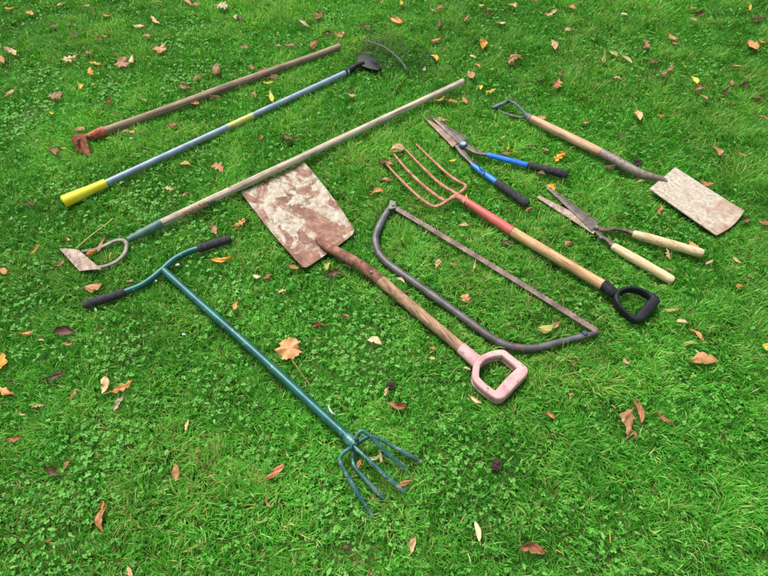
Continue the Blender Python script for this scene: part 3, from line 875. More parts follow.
# u, v, length in the photo, angle in the photo, shape, colour
LEAVES = [
 (10,8,11,5,'oval','amber'),(30,13,8,-20,'oak','pale orange'),(60,5,7,20,'curl','tan'),(87,6,7,0,'curl','tan'),(107,15,8,0,'oval','amber'),
 (53,26,9,-15,'ragged','dark'),(72,26,7,-10,'curl','dark'),(75,35,9,-30,'ragged','dark'),(102,37,12,10,'ragged','brown'),(138,26,12,-3,'oval','tan'),
 (155,20,10,-35,'ragged','tan'),(160,5,6,0,'curl','brown'),(187,2,12,-30,'ragged','pale orange'),(147,36,9,-10,'curl','rust'),(161,48,16,10,'maple','pale orange'),
 (12,52,12,-25,'ragged','tan'),(2,59,11,-60,'curl','rust'),(70,59,17,15,'oak','tan'),(89,52,9,-25,'ragged','brown'),(95,63,12,-5,'ragged','yellow'),
 (91,72,9,-60,'oak','amber'),(123,63,17,10,'maple','brown'),(131,60,9,80,'curl','cream'),(81,86,7,60,'curl','yellow'),(93,84,4,0,'oval','yellow'),
 (56,95,11,50,'maple','brown'),(9,93,14,45,'lance','tan'),(109,102,11,60,'curl','rust'),(144,101,8,-25,'lance','tan'),(53,113,7,-20,'curl','yellow'),
 (183,87,14,-5,'ragged','brown'),(174,125,13,30,'oak','rust'),(126,131,8,15,'curl','tan'),(132,132,8,-20,'oval','orange'),(80,130,13,-8,'oval','brown'),
 (196,5,13,5,'ragged','brown'),(222,7,13,-15,'oak','cream'),(236,17,6,80,'oval','cream'),(240,20,8,-50,'curl','dark'),(303,23,11,-25,'lance','cream'),
 (318,16,12,45,'ragged','brown'),(339,34,14,-5,'oak','pale orange'),(327,33,9,0,'curl','dark'),(366,27,13,0,'ragged','dark'),(379,2,7,-20,'curl','brown'),
 (245,47,9,-10,'ragged','brown'),(278,46,7,0,'oval','tan'),(289,46,12,5,'curl','brown'),(314,44,10,50,'oak','rust'),(216,68,11,85,'curl','brown'),
 (253,68,8,-50,'curl','brown'),(262,70,10,15,'oval','rust'),(273,77,13,10,'oval','brown'),(268,83,11,10,'oval','yellow'),(214,97,17,-15,'lance','brown'),
 (195,102,10,-30,'curl','rust'),(254,94,10,-70,'ragged','brown'),(272,97,13,105,'lance','yellow'),(289,138,17,-10,'ragged','dark'),(260,137,8,70,'curl','brown'),
 (352,95,9,-20,'oak','olive'),(349,90,5,0,'curl','dark'),(197,78,10,30,'ragged','brown'),
 (397,20,14,-15,'oval','orange'),(401,4,7,70,'oak','yellow'),(433,10,7,-10,'lance','cream'),(440,7,7,50,'oval','rust'),(481,6,6,0,'oval','tan'),
 (488,12,12,10,'ragged','dark'),(466,18,7,60,'curl','brown'),(500,23,11,-3,'oval','tan'),(513,6,9,-30,'ragged','tan'),(534,1,9,0,'curl','brown'),
 (550,14,14,20,'ragged','tan'),(572,7,9,-10,'oval','orange'),(569,30,9,5,'oval','tan'),(554,45,11,-60,'curl','tan'),(440,26,8,70,'curl','dark'),
 (435,41,13,10,'ragged','brown'),(483,44,11,75,'oval','amber'),(435,57,9,-40,'oval','amber'),(473,56,8,-20,'oak','tan'),(478,66,7,-40,'curl','orange'),
 (470,75,11,-55,'oval','brown'),(424,69,5,60,'oval','cream'),(515,58,15,30,'ragged','brown'),(556,84,13,60,'oak','rust'),(561,74,7,-70,'curl','dark'),
 (541,80,7,0,'curl','dark'),(481,87,6,70,'oval','yellow'),(490,92,12,15,'oak','yellow'),(440,100,11,20,'curl','orange'),(453,101,12,-10,'oak','orange'),
 (465,100,10,-60,'curl','rust'),(442,119,12,-5,'oval','tan'),(541,117,11,-5,'oak','orange'),(503,137,7,40,'lance','yellow'),(395,90,6,20,'curl','dark'),
 (602,59,15,65,'lance','olive'),(613,53,11,-25,'oval','olive'),(627,59,14,-35,'lance','cream'),(624,14,7,0,'oval','cream'),(645,44,12,85,'ragged','brown'),
 (653,62,11,10,'curl','brown'),(673,37,11,-45,'curl','brown'),(676,43,10,0,'lance','tan'),(693,8,7,-20,'curl','brown'),(694,20,9,-30,'ragged','brown'),
 (701,13,9,20,'curl','dark'),(714,12,8,20,'ragged','dark'),(749,9,10,85,'lance','yellow'),(753,45,13,-50,'oval','orange'),(762,41,10,-10,'ragged','amber'),
 (757,20,14,15,'ragged','dark'),(736,66,10,-10,'lance','amber'),(695,80,10,-45,'oval','yellow'),(700,88,12,10,'curl','brown'),(704,97,10,-35,'oval','brown'),
 (733,84,8,-65,'curl','brown'),(745,86,8,35,'curl','dark'),(725,92,8,40,'ragged','dark'),(757,98,11,15,'curl','dark'),(618,78,10,-10,'oak','tan'),
 (671,69,8,70,'curl','brown'),(664,74,9,30,'curl','brown'),(638,115,14,100,'curl','tan'),(660,116,10,0,'oval','orange'),(620,135,10,-25,'oval','dark'),
 (763,117,12,-20,'ragged','brown'),(585,121,9,-10,'ragged','brown'),
 (55,153,13,-45,'curl','brown'),(64,148,8,-15,'lance','yellow'),(185,163,11,0,'oval','orange'),(169,188,9,-20,'oak','tan'),(186,195,8,30,'curl','brown'),
 (30,203,12,-10,'ragged','dark'),(34,250,18,55,'lance','yellow'),(3,272,10,-20,'oval','orange'),(69,240,6,-30,'curl','brown'),(59,263,13,30,'curl','rust'),
 (92,252,12,25,'curl','amber'),(101,246,19,70,'lance','rust'),(110,255,10,75,'lance','olive'),(94,287,19,15,'oval','pale orange'),(130,281,8,10,'curl','brown'),
 (217,168,15,-25,'oak','pale orange'),(240,223,14,30,'oak','orange'),(214,230,15,-60,'ragged','brown'),(221,259,23,3,'lance','amber'),(257,277,9,-10,'oval','cream'),
 (268,276,10,60,'oval','rust'),(294,267,11,-10,'oval','rust'),(335,274,18,15,'ragged','dark'),(328,265,12,60,'oval','olive'),(347,266,10,-30,'curl','dark'),
 (378,191,12,8,'oval','orange'),(382,162,9,-30,'ragged','dark'),(398,149,16,20,'oval','tan'),(388,163,12,-10,'ragged','brown'),(387,180,13,-10,'curl','brown'),
 (452,161,10,5,'lance','yellow'),(467,197,9,100,'lance','yellow'),(463,225,11,0,'oval','tan'),(507,243,15,-20,'oval','dark'),(438,264,11,65,'oak','tan'),
 (453,266,9,-25,'ragged','brown'),(474,266,12,80,'lance','tan'),(401,280,10,-30,'oval','cream'),(508,147,9,80,'lance','yellow'),(546,150,8,-20,'ragged','brown'),
 (560,157,17,40,'oak','amber'),(541,173,8,0,'curl','tan'),(551,187,11,-40,'oak','amber'),(506,154,11,-5,'curl','brown'),(568,245,11,40,'ragged','brown'),
 (529,210,8,30,'curl','rust'),
 (718,151,15,-55,'ragged','rust'),(741,155,11,-30,'ragged','brown'),(706,184,14,-15,'oval','rust'),(609,168,12,10,'curl','dark'),(640,182,8,20,'oval','tan'),
 (660,211,12,80,'ragged','rust'),(747,220,10,35,'curl','dark'),(764,223,12,-10,'oval','brown'),(693,245,12,-35,'oval','orange'),(668,254,11,-70,'oak','tan'),
 (737,260,11,-40,'oak','tan'),(709,262,9,30,'oval','tan'),(739,287,8,0,'oval','orange'),(668,270,8,-20,'curl','brown'),
 (28,333,12,10,'curl','orange'),(63,332,22,3,'curl','dark'),(68,343,14,10,'ragged','rust'),(41,340,7,0,'curl','tan'),(100,329,9,10,'ragged','dark'),
 (1,364,24,70,'oval','amber'),(4,391,19,-20,'ragged','orange'),(10,383,9,20,'curl','dark'),(54,376,20,25,'ragged','dark'),(105,386,22,82,'oval','tan'),
 (121,387,27,25,'oak','orange'),(118,404,21,60,'ragged','grey'),(73,395,13,55,'curl','orange'),(37,406,12,10,'oak','tan'),(22,415,8,0,'ragged','tan'),
 (187,425,14,80,'ragged','tan'),
 (290,348,30,10,'maple','pale orange'),(236,306,11,80,'oval','orange'),(319,325,14,12,'curl','rust'),(345,316,10,-10,'curl','brown'),(318,338,7,0,'oval','olive'),
 (375,341,15,-18,'oval','cream'),(282,291,9,20,'oval','tan'),(386,393,11,70,'ragged','tan'),
 (465,298,12,5,'maple','pale orange'),(546,328,17,15,'oval','olive'),(556,325,12,40,'curl','brown'),(432,348,7,0,'oak','orange'),(432,359,7,-10,'oval','tan'),
 (467,369,8,-20,'curl','cream'),(476,400,14,-35,'curl','tan'),(397,405,20,-10,'curl','rust'),(549,415,13,-25,'curl','rust'),(573,367,9,30,'ragged','dark'),
 (571,394,7,0,'ragged','orange'),(405,292,9,-10,'curl','dark'),
 (671,310,16,5,'oval','olive'),(682,321,12,-10,'oval','tan'),(697,334,21,-35,'lance','pale orange'),(688,344,12,15,'oval','olive'),(704,360,26,-2,'oval','pale orange'),
 (626,361,9,-50,'oval','tan'),(630,420,34,80,'ragged','brown'),(640,412,27,-70,'curl','rust'),(664,418,21,-38,'lance','rust'),(767,348,10,70,'oval','yellow'),
 (14,439,16,10,'curl','rust'),(52,471,17,-30,'ragged','dark'),(67,464,12,55,'curl','brown'),(101,519,32,84,'oval','rust'),(103,505,10,80,'oval','amber'),(48,541,10,15,'ragged','rust'),
 (177,473,21,95,'curl','brown'),(129,571,15,-70,'oval','tan'),(275,472,25,38,'oval','rust'),(228,472,8,-60,'oak','tan'),(268,502,16,-65,'lance','brown'),
 (346,548,12,10,'ragged','dark'),(371,572,7,0,'curl','rust'),(360,463,14,70,'oval','rust'),(374,457,13,15,'oval','cream'),(381,458,14,-80,'oval','cream'),
 (405,483,16,25,'oval','rust'),(413,544,21,76,'oval','tan'),(478,531,25,-78,'curl','cream'),(532,548,26,-10,'curl','rust'),(635,434,11,-70,'ragged','brown'),
 (610,538,12,90,'lance','yellow'),(697,352,8,-30,'lance','cream'),
]
# things the labels can point at
LM = {
 "the old hoe's rusty head": [(80,145)], "the old grey-brown hoe handle": [(115+i*15,128-i*5.46) for i in range(16)],
 "the rake's yellow grip": [(66,200),(84,193),(103,185)], "the rake's blue-grey shaft": [(115+i*15,179-i*6.9) for i in range(16)],
 "the rake's black head": [(369,62)], "the rake's wire tines": [(385,42),(405,48),(425,56)],
 "the push hoe's blade": [(80,260)], "the push hoe's loop": [(115,252)], "the push hoe's green socket": [(143,232)],
 "the push hoe's pale handle": [(170+i*15,219-i*7.05) for i in range(20)],
 "the cultivator's left grip": [(90,303),(105,298),(120,293)], "the cultivator's right grip": [(202,247),(215,243),(228,240)],
 "the cultivator's green shaft": [(165+i*12,270+i*10.9) for i in range(16)], "the cultivator's tines": [(360,475),(375,480),(390,465),(400,475)],
 "the shovel's square blade": [(260,195),(300,175),(300,215),(300,250),(335,225)], "the shovel's rusty socket": [(345,256),(365,268)],
 "the shovel's wooden shaft": [(385+i*11,283+i*9.5) for i in range(8)], "the shovel's pink handle": [(478,372),(500,356),(520,372),(498,397)],
 "the bow saw's frame": [(378,240),(388,267),(415,285),(450,308),(480,332),(510,347),(545,347),(580,337)],
 "the bow saw's blade": [(400+i*14,210+i*8.6) for i in range(14)],
 "the fork's tines": [(388,165),(405,160),(416,146),(425,190),(450,185)], "the fork's red socket": [(465,201),(485,214),(505,227)],
 "the fork's wooden shaft": [(515+i*12,233+i*7) for i in range(8)], "the fork's black handle": [(615,300),(630,290),(650,302),(637,318)],
 "the blue shears' blades": [(425,115),(440,128),(455,140)], "the blue shears' upper handle": [(490,155),(520,163),(560,173)], "the blue shears' lower handle": [(475,166),(500,185),(525,203)],
 "the old shears' blades": [(545,190),(565,205),(585,218)], "the old shears' upper handle": [(640,236),(670,244),(698,252)], "the old shears' lower handle": [(616,248),(645,264),(670,280)],
 "the spade's metal handle": [(508,103),(522,112)], "the spade's wooden shaft": [(535+i*11,120+i*5.6) for i in range(7)], "the spade's steel socket": [(612,158),(635,171)],
 "the spade's pale blade": [(660,182),(690,185),(700,210),(735,220)],
}
CORNERS = {"the photo's top left corner": (0,0), "the photo's top right corner": (768,0), "the photo's bottom left corner": (0,576), "the photo's bottom right corner": (768,576)}
ORD = ['nearest', 'second nearest', 'third nearest', 'fourth nearest', 'fifth nearest', 'sixth nearest', 'seventh nearest', 'eighth nearest']
CW = {'dark': 'dark brown', 'grey': 'greyish tan'}


def rel(u, v, lm):
    best = min(LM[lm], key=lambda q: (q[0] - u) ** 2 + (q[1] - v) ** 2)
    dx, dy = u - best[0], v - best[1]
    d_ = math.hypot(dx, dy)
    if abs(dx) > abs(dy):
        w = 'left of' if dx < 0 else 'right of'
    else:
        w = 'beyond' if dy < 0 else 'in front of'
    return w, d_


def leaf_labels():
    table = {}
    for i, q in enumerate(LEAVES):
        for lm in LM:
            w, d_ = rel(q[0], q[1], lm)
            table.setdefault((q[5], w, lm), []).append((d_, i))
        for cn, c in CORNERS.items():
            table.setdefault((q[5], 'to', cn), []).append((math.hypot(q[0] - c[0], q[1] - c[1]), i))
    best = {}
    for key, L_ in table.items():
        L_.sort()
        for rank, (d_, i) in enumerate(L_[:8]):
            cost = d_ * (.8 if key[1] == 'to' else 1) + rank * 28
            if i not in best or cost < best[i][0]:
                best[i] = (cost, rank, key)
    SH = {'curl': 'curled', 'oak': 'lobed', 'maple': 'broad lobed', 'lance': 'narrow', 'ragged': 'crumpled', 'oval': 'oval'}
    out = []
    for i, q in enumerate(LEAVES):
        _, rank, (c, w, lm) = best[i]
        size = 'tiny' if q[2] < 8 else 'small' if q[2] < 13 else 'large' if q[2] > 19 else ''
        cw = CW.get(c, c)
        sh = SH[q[4]].split()[-1]
        one = f"{size} {SH[q[4]]} {cw} leaf, {ORD[rank]} of that colour {w} {lm}".strip()
        if len(one.split()) > 16:
            one = one.replace(size + ' ', '', 1) if size else one
        if len(one.split()) > 16:
            one = one.replace(SH[q[4]], sh, 1)
        out.append(one)
    return out


labels = leaf_labels()
assert len(set(labels)) == len(labels)
for i, (u, v, Lp, ang, shape, cname) in enumerate(LEAVES):
    r = random.Random(1000 + i)
    far = max(0, min(1, (300 - v) / 300))
    z0 = .029 + .010 * far + r.uniform(-.004, .006)
    ca, sa = math.cos(R(ang)) * Lp / 2, math.sin(R(ang)) * Lp / 2
    p0, p1 = at(u - ca, v + sa, z0), at(u + ca, v - sa, z0)
    flip = r.random() < .5
    if flip:
        p0, p1 = p1, p0
    L = (p1 - p0).length
    L *= .98
    if abs(math.sin(R(ang))) > .8:       # an upright leaf is tilted towards the viewer rather than stretched
        L *= .85
    ratio = {'oval': .52, 'curl': .62, 'oak': .66, 'maple': 1.0, 'lance': .28, 'ragged': .62}[shape] * r.uniform(.88, 1.12)
    curl = {'oval': r.uniform(.25, .9), 'curl': r.uniform(1.1, 1.9), 'oak': r.uniform(.2, .7), 'maple': r.uniform(.5, 1.2), 'lance': r.uniform(.3, .8), 'ragged': r.uniform(.5, 1.1)}[shape]
    if r.random() < .35:
        curl = -curl
    me = leaf_mesh(shape, L, ratio, curl, r.uniform(-.25, .3), i)
    me.materials.append(LC[cname])
    nm = {'oak': 'oak_leaf', 'maple': 'maple_leaf'}.get(shape, 'fallen_leaf')
    o = bpy.data.objects.new(nm, me)
    col.objects.link(o)
    o.location = (p0 + p1) / 2
    ez = math.atan2(p1.y - p0.y, p1.x - p0.x)
    o.rotation_euler = (r.uniform(.0, .45) * (1 if math.cos(ez) > 0 else -1), r.uniform(-.15, .15), ez)
    if curl < 0:
        o.location.z += .004
    tag(o, labels[i], 'leaf', 'fallen leaves scattered on the lawn')
    built.append(o)
    if Lp >= 11:
        bm = bmesh.new()
        ln = L * (.75 if (shape == 'maple' and Lp > 25) else .22)
        x0 = -.02 * L if shape == 'maple' else -.49 * L
        z_b = (r.uniform(-.2, .2) * ln)
        if shape == 'maple' and Lp > 25:
            # the long stalk of the big leaf points towards the cultivator's tines
            e = o.rotation_euler.to_matrix().inverted() @ (at(311, 386, .03) - o.location)
            s_ = o.rotation_euler.to_matrix().inverted() @ (at(291, 358, .036) - o.location)
            path = [s_, s_.lerp(e, .5) + Vector((0, .004, .003)), e]
        else:
            path = [Vector((x0, 0, .0015)), Vector((x0 - ln * .5, ln * .06, z_b * .4)), Vector((x0 - ln, ln * .2, z_b))]
        sweep(bm, catmull(path, 4), [.0011, .0009, .0008], None, 6)
        so = mesh_obj('stalk', bm, LC[cname if cname != 'amber' else 'orange'], o)
leaves_end = len(built)


# ------------------------------------------------------------------ odd bits on the lawn
def lump(name, u, v, z, rx, ry, rz, m, label, cat, seed, ang=0, sub=3, amp=.35):
    bm = bmesh.new()
    bmesh.ops.create_icosphere(bm, subdivisions=sub, radius=1)
    r = random.Random(seed)
    ph = [Vector((r.uniform(-1, 1), r.uniform(-1, 1), r.uniform(-1, 1))) * 4 for _ in range(6)]
    for vv in bm.verts:
        k = 1 + amp * sum(math.sin(vv.co.dot(q) + j) for j, q in enumerate(ph)) / 4
        vv.co = Vector((vv.co.x * rx * k, vv.co.y * ry * k, vv.co.z * rz * k))
    o = mesh_obj(name, bm, m)
    o.location = at(u, v, z)
    o.rotation_euler = (0, 0, R(ang))
    return tag(o, label, cat)


lump('pebble', 131.5, 138.5, .029, .0065, .005, .004, M['white'], "small white pebble in front of the old grey-brown hoe handle", 'pebble', 3)
lump('pebble', 177.5, 265, .029, .0075, .005, .0035, M['white'], "small white chip beside the joint of the cultivator's T-handle", 'pebble', 4, 30)
lump('pebble', 156, 281, .028, .005, .0035, .003, M['white'], "tiny white chip below the left half of the cultivator's handlebar", 'pebble', 5)
lump('pebble', 184, 334.5, .028, .006, .004, .003, M['white'], "pale grey chip lying alone left of the cultivator's green shaft", 'pebble', 6)
def clod(u, v, rad, label, seed):
    """a crumbly worm cast: one heap of small crumbs"""
    r = random.Random(seed)
    bm = bmesh.new()
    for q in range(70):
        a_, d_ = r.uniform(0, 6.28), rad * math.sqrt(r.random())
        z_ = .005 * (1 - (d_ / rad) ** 2) + r.uniform(0, .005)
        s_ = r.uniform(.0022, .0052)
        bmesh.ops.create_icosphere(bm, subdivisions=1, radius=1, matrix=Matrix.Translation((d_ * math.cos(a_), d_ * math.sin(a_), z_)) @ Matrix.Rotation(r.uniform(0, 6), 4, Vector((r.random(), r.random(), 1))) @ Matrix.Diagonal((s_ * r.uniform(.7, 1.4), s_, s_ * r.uniform(.6, 1), 1)))
    o = mesh_obj('soil_clod', bm, M['soil'])
    o.location = at(u, v, .012)
    tag(o, label, 'soil clod')


clod(496, 466, .014, "dark crumbly soil clod right of the cultivator's tines", 7)
clod(637, 163, .015, "dark soil clod behind the spade's steel socket", 8)
clod(391, 386, .010, "dark soil clod in front of the shovel's wooden shaft", 9)
bm = curve_rod([at(328.5, 405.5, .032), at(330, 410, .036), at(333, 413.5, .038), at(336.5, 415, .032)], [.0012, .0028, .0028, .001], None, 8, 6)
tag(mesh_obj('feather', bm, M['white']), "curled white feather beside the lower part of the cultivator's green shaft", 'feather')
bm = curve_rod([at(76, 248.5, .04), at(88, 238, .05), at(101, 228, .052), at(109, 222, .05), at(112.5, 218.5, .05)], [.0018, .0016, .0016, .0022], None, 6, 6)
tag(mesh_obj('straw_stalk', bm, M['straw']), "yellow dry stalk leaning over the grass behind the push hoe's blade", 'stalk')

# ------------------------------------------------------------------ ground
gm = N('turf_ground')
v = gm.coords()
n1 = gm.noise(v, 9, 8, 0.65)
n2 = gm.noise(v, 120, 5, 0.7)
n3 = gm.noise(v, 1.3, 4, 0.55)
c = gm.ramp(n2, [(0.3, srgb(56, 60, 26)), (0.5, srgb(80, 116, 38)), (0.7, srgb(110, 156, 54))])
c = gm.mix(gm.ramp(n1, [(0.45, 0.0), (0.7, 0.6)]), c, srgb(58, 50, 32))
c = gm.mix(gm.ramp(n3, [(0.4, 0.0), (0.7, 0.35)]), c, srgb(64, 100, 32))
gm.bump(n2, 0.9, 0.01)
gmat = gm.set(Base_Color=c, Roughness=0.95)
bm = bmesh.new()
bmesh.ops.create_grid(bm, x_segments=40, y_segments=40, size=60)
g = mesh_obj('ground', bm, gmat, smooth=False)
built.pop()
tag(g, kind='structure')

# ------------------------------------------------------------------ grass
bpy.context.view_layer.update()
CELL = .004
GX0, GX1, GY0, GY1 = -3.6, 3.6, -.5, 4.4
NX, NY = int((GX1 - GX0) / CELL), int((GY1 - GY0) / CELL)
hmap = np.full((NY, NX), 9.0, np.float32)       # lowest underside of whatever lies there
lmap = np.zeros((NY, NX), bool)                 # ... where that is a leaf or a crumb


def raster(o, arr, is_leaf):
    me = o.data
    me.calc_loop_triangles()
    nvt = len(me.vertices)
    co = np.empty(nvt * 3, np.float32); me.vertices.foreach_get('co', co)
    mw = np.array(o.matrix_world, np.float32)
    co = co.reshape(-1, 3) @ mw[:3, :3].T + mw[:3, 3]
    tri = np.empty(len(me.loop_triangles) * 3, np.int32); me.loop_triangles.foreach_get('vertices', tri)
    T = co[tri.reshape(-1, 3)]
    area = .5 * np.linalg.norm(np.cross(T[:, 1] - T[:, 0], T[:, 2] - T[:, 0]), axis=1)
    cnt = np.clip((area / (CELL * CELL) * 3).astype(int) + 2, 2, 4000)
    idx = np.repeat(np.arange(len(T)), cnt)
    a = rng.random(len(idx)); b = rng.random(len(idx))
    sw = a + b > 1
    a[sw], b[sw] = 1 - a[sw], 1 - b[sw]
    P = T[idx, 0] + (T[idx, 1] - T[idx, 0]) * a[:, None] + (T[idx, 2] - T[idx, 0]) * b[:, None]
    ix = ((P[:, 0] - GX0) / CELL).astype(int); iy = ((P[:, 1] - GY0) / CELL).astype(int)
    ok = (ix >= 0) & (ix < NX) & (iy >= 0) & (iy < NY)
    np.minimum.at(arr, (iy[ok], ix[ok]), P[ok, 2])
    if is_leaf:
        lmap[iy[ok], ix[ok]] = True


for i, o in enumerate(built):
    if o.type == 'MESH' and not o.get('no_press'):
        raster(o, hmap, i >= tools_end)


def vnoise(x, y, cell, seed):
    r = np.random.default_rng(seed)
    g_ = r.random((128, 128)).astype(np.float32)
    fx, fy = x / cell + 41.3, y / cell + 23.7
    ix, iy = np.floor(fx).astype(int), np.floor(fy).astype(int)
    tx, ty = fx - ix, fy - iy
    tx, ty = tx * tx * (3 - 2 * tx), ty * ty * (3 - 2 * ty)
    ix %= 128; iy %= 128
    jx, jy = (ix + 1) % 128, (iy + 1) % 128
    return (g_[iy, ix] * (1 - tx) + g_[iy, jx] * tx) * (1 - ty) + (g_[jy, ix] * (1 - tx) + g_[jy, jx] * tx) * ty


def lookup(x, y):
    ix = np.clip(((x - GX0) / CELL).astype(int), 0, NX - 1)
    iy = np.clip(((y - GY0) / CELL).astype(int), 0, NY - 1)
    return hmap[iy, ix], lmap[iy, ix]


def in_view(x, y, m=.12):
    """the part of the lawn the photograph looks at (plus a margin)"""
    yc = y * math.cos(PITCH) + CAM_H * math.sin(PITCH)
    hw = yc * (PW / 2) / FPX
    y0, y1 = at(384, 576).y, at(384, 0).y
    return (np.abs(x) < hw + m) & (y > y0 - m) & (y < y1 + m)


def scatter(n_in, n_out):
    xs, ys = [], []
    need = n_in
    x = rng.uniform(-2.3, 2.3, n_in * 3); y = rng.uniform(.05, 3.2, n_in * 3)
    k = in_view(x, y)
    x, y = x[k][:n_in], y[k][:n_in]
    xo = rng.uniform(GX0, GX1, n_out * 2); yo = rng.uniform(GY0, GY1, n_out * 2)
    k = ~in_view(xo, yo)
    return np.concatenate([x, xo[k][:n_out]]), np.concatenate([y, yo[k][:n_out]]), len(x)


# pale clover / weed patches seen in the photo: u, v, radius (m), strength
PATCH = [(190,32,.16,1),(170,48,.12,1),(45,80,.16,1),(112,96,.16,1),(186,84,.14,1.0),(25,122,.2,1),(62,190,.14,1),(120,360,.12,.9),(355,345,.24,.9),
         (620,62,.2,.9),(700,75,.18,.7),(470,345,.12,.6),(600,300,.14,.9),(300,210,.1,.4),(110,455,.2,.8),(265,455,.1,.8),(350,520,.2,1),(450,470,.14,.9),
         (60,520,.2,.8),(250,300,.2,.6),(440,245,.15,.5),(330,25,.14,.8),(205,245,.14,.6),(600,550,.12,1.0),(400,260,.1,.5),(560,500,.1,.5),(690,400,.2,.6),
         (150,210,.2,.5),(30,300,.2,.5),(215,400,.16,.6)]


def patchiness(x, y):
    s = np.zeros_like(x)
    for u, v_, r_, k in PATCH:
        p = at(u, v_)
        s = np.maximum(s, k * np.exp(-(((x - p.x) ** 2 + (y - p.y) ** 2) / (r_ * .62) ** 2)))
    return s


def make_mesh(name, V, quads, tris, colr, m):
    me = bpy.data.meshes.new(name)
    nv = len(V)
    me.vertices.add(nv)
    me.vertices.foreach_set('co', V.astype(np.float32).ravel())
    nl = quads.size + tris.size
    me.loops.add(nl)
    me.loops.foreach_set('vertex_index', np.concatenate([quads.ravel(), tris.ravel()]).astype(np.int32))
    nf = len(quads) + len(tris)
    me.polygons.add(nf)
    st = np.concatenate([np.arange(len(quads)) * 4, quads.size + np.arange(len(tris)) * 3]).astype(np.int32)
    me.polygons.foreach_set('loop_start', st)
    me.update(calc_edges=True)
    at_ = me.attributes.new('tint', 'FLOAT_COLOR', 'POINT')
    at_.data.foreach_set('color', np.concatenate([colr, np.ones((nv, 1))], 1).astype(np.float32).ravel())
    me.polygons.foreach_set('use_smooth', np.ones(nf, bool))
    me.materials.append(m)
    me.validate()
    o = bpy.data.objects.new(name, me)
    col.objects.link(o)
    return tag(o, kind='stuff')


def plant_mat(name, trans, rough, spec):
    k = N(name)
    a = k.n('ShaderNodeAttribute', attribute_name='tint')
    k.set(Base_Color=a.outputs['Color'], Roughness=rough)
    k.b.inputs['Specular IOR Level'].default_value = spec
    tr = k.n('ShaderNodeBsdfTranslucent')
    k.l(k.mix(1.0, a.outputs['Color'], (1.0, 1.05, .5, 1), 'MULTIPLY'), tr.inputs['Color'])
    ms = k.n('ShaderNodeMixShader')
    ms.inputs['Fac'].default_value = trans
    k.l(k.b.outputs[0], ms.inputs[1])
    k.l(tr.outputs[0], ms.inputs[2])
    k.l(ms.outputs[0], k.out.inputs['Surface'])
    return k.m


def lin(r, g_, b):
    return np.array(srgb(r, g_, b)[:3])


GREEN = [lin(100, 188, 58), lin(136, 208, 84), lin(72, 162, 50), lin(184, 230, 130)]


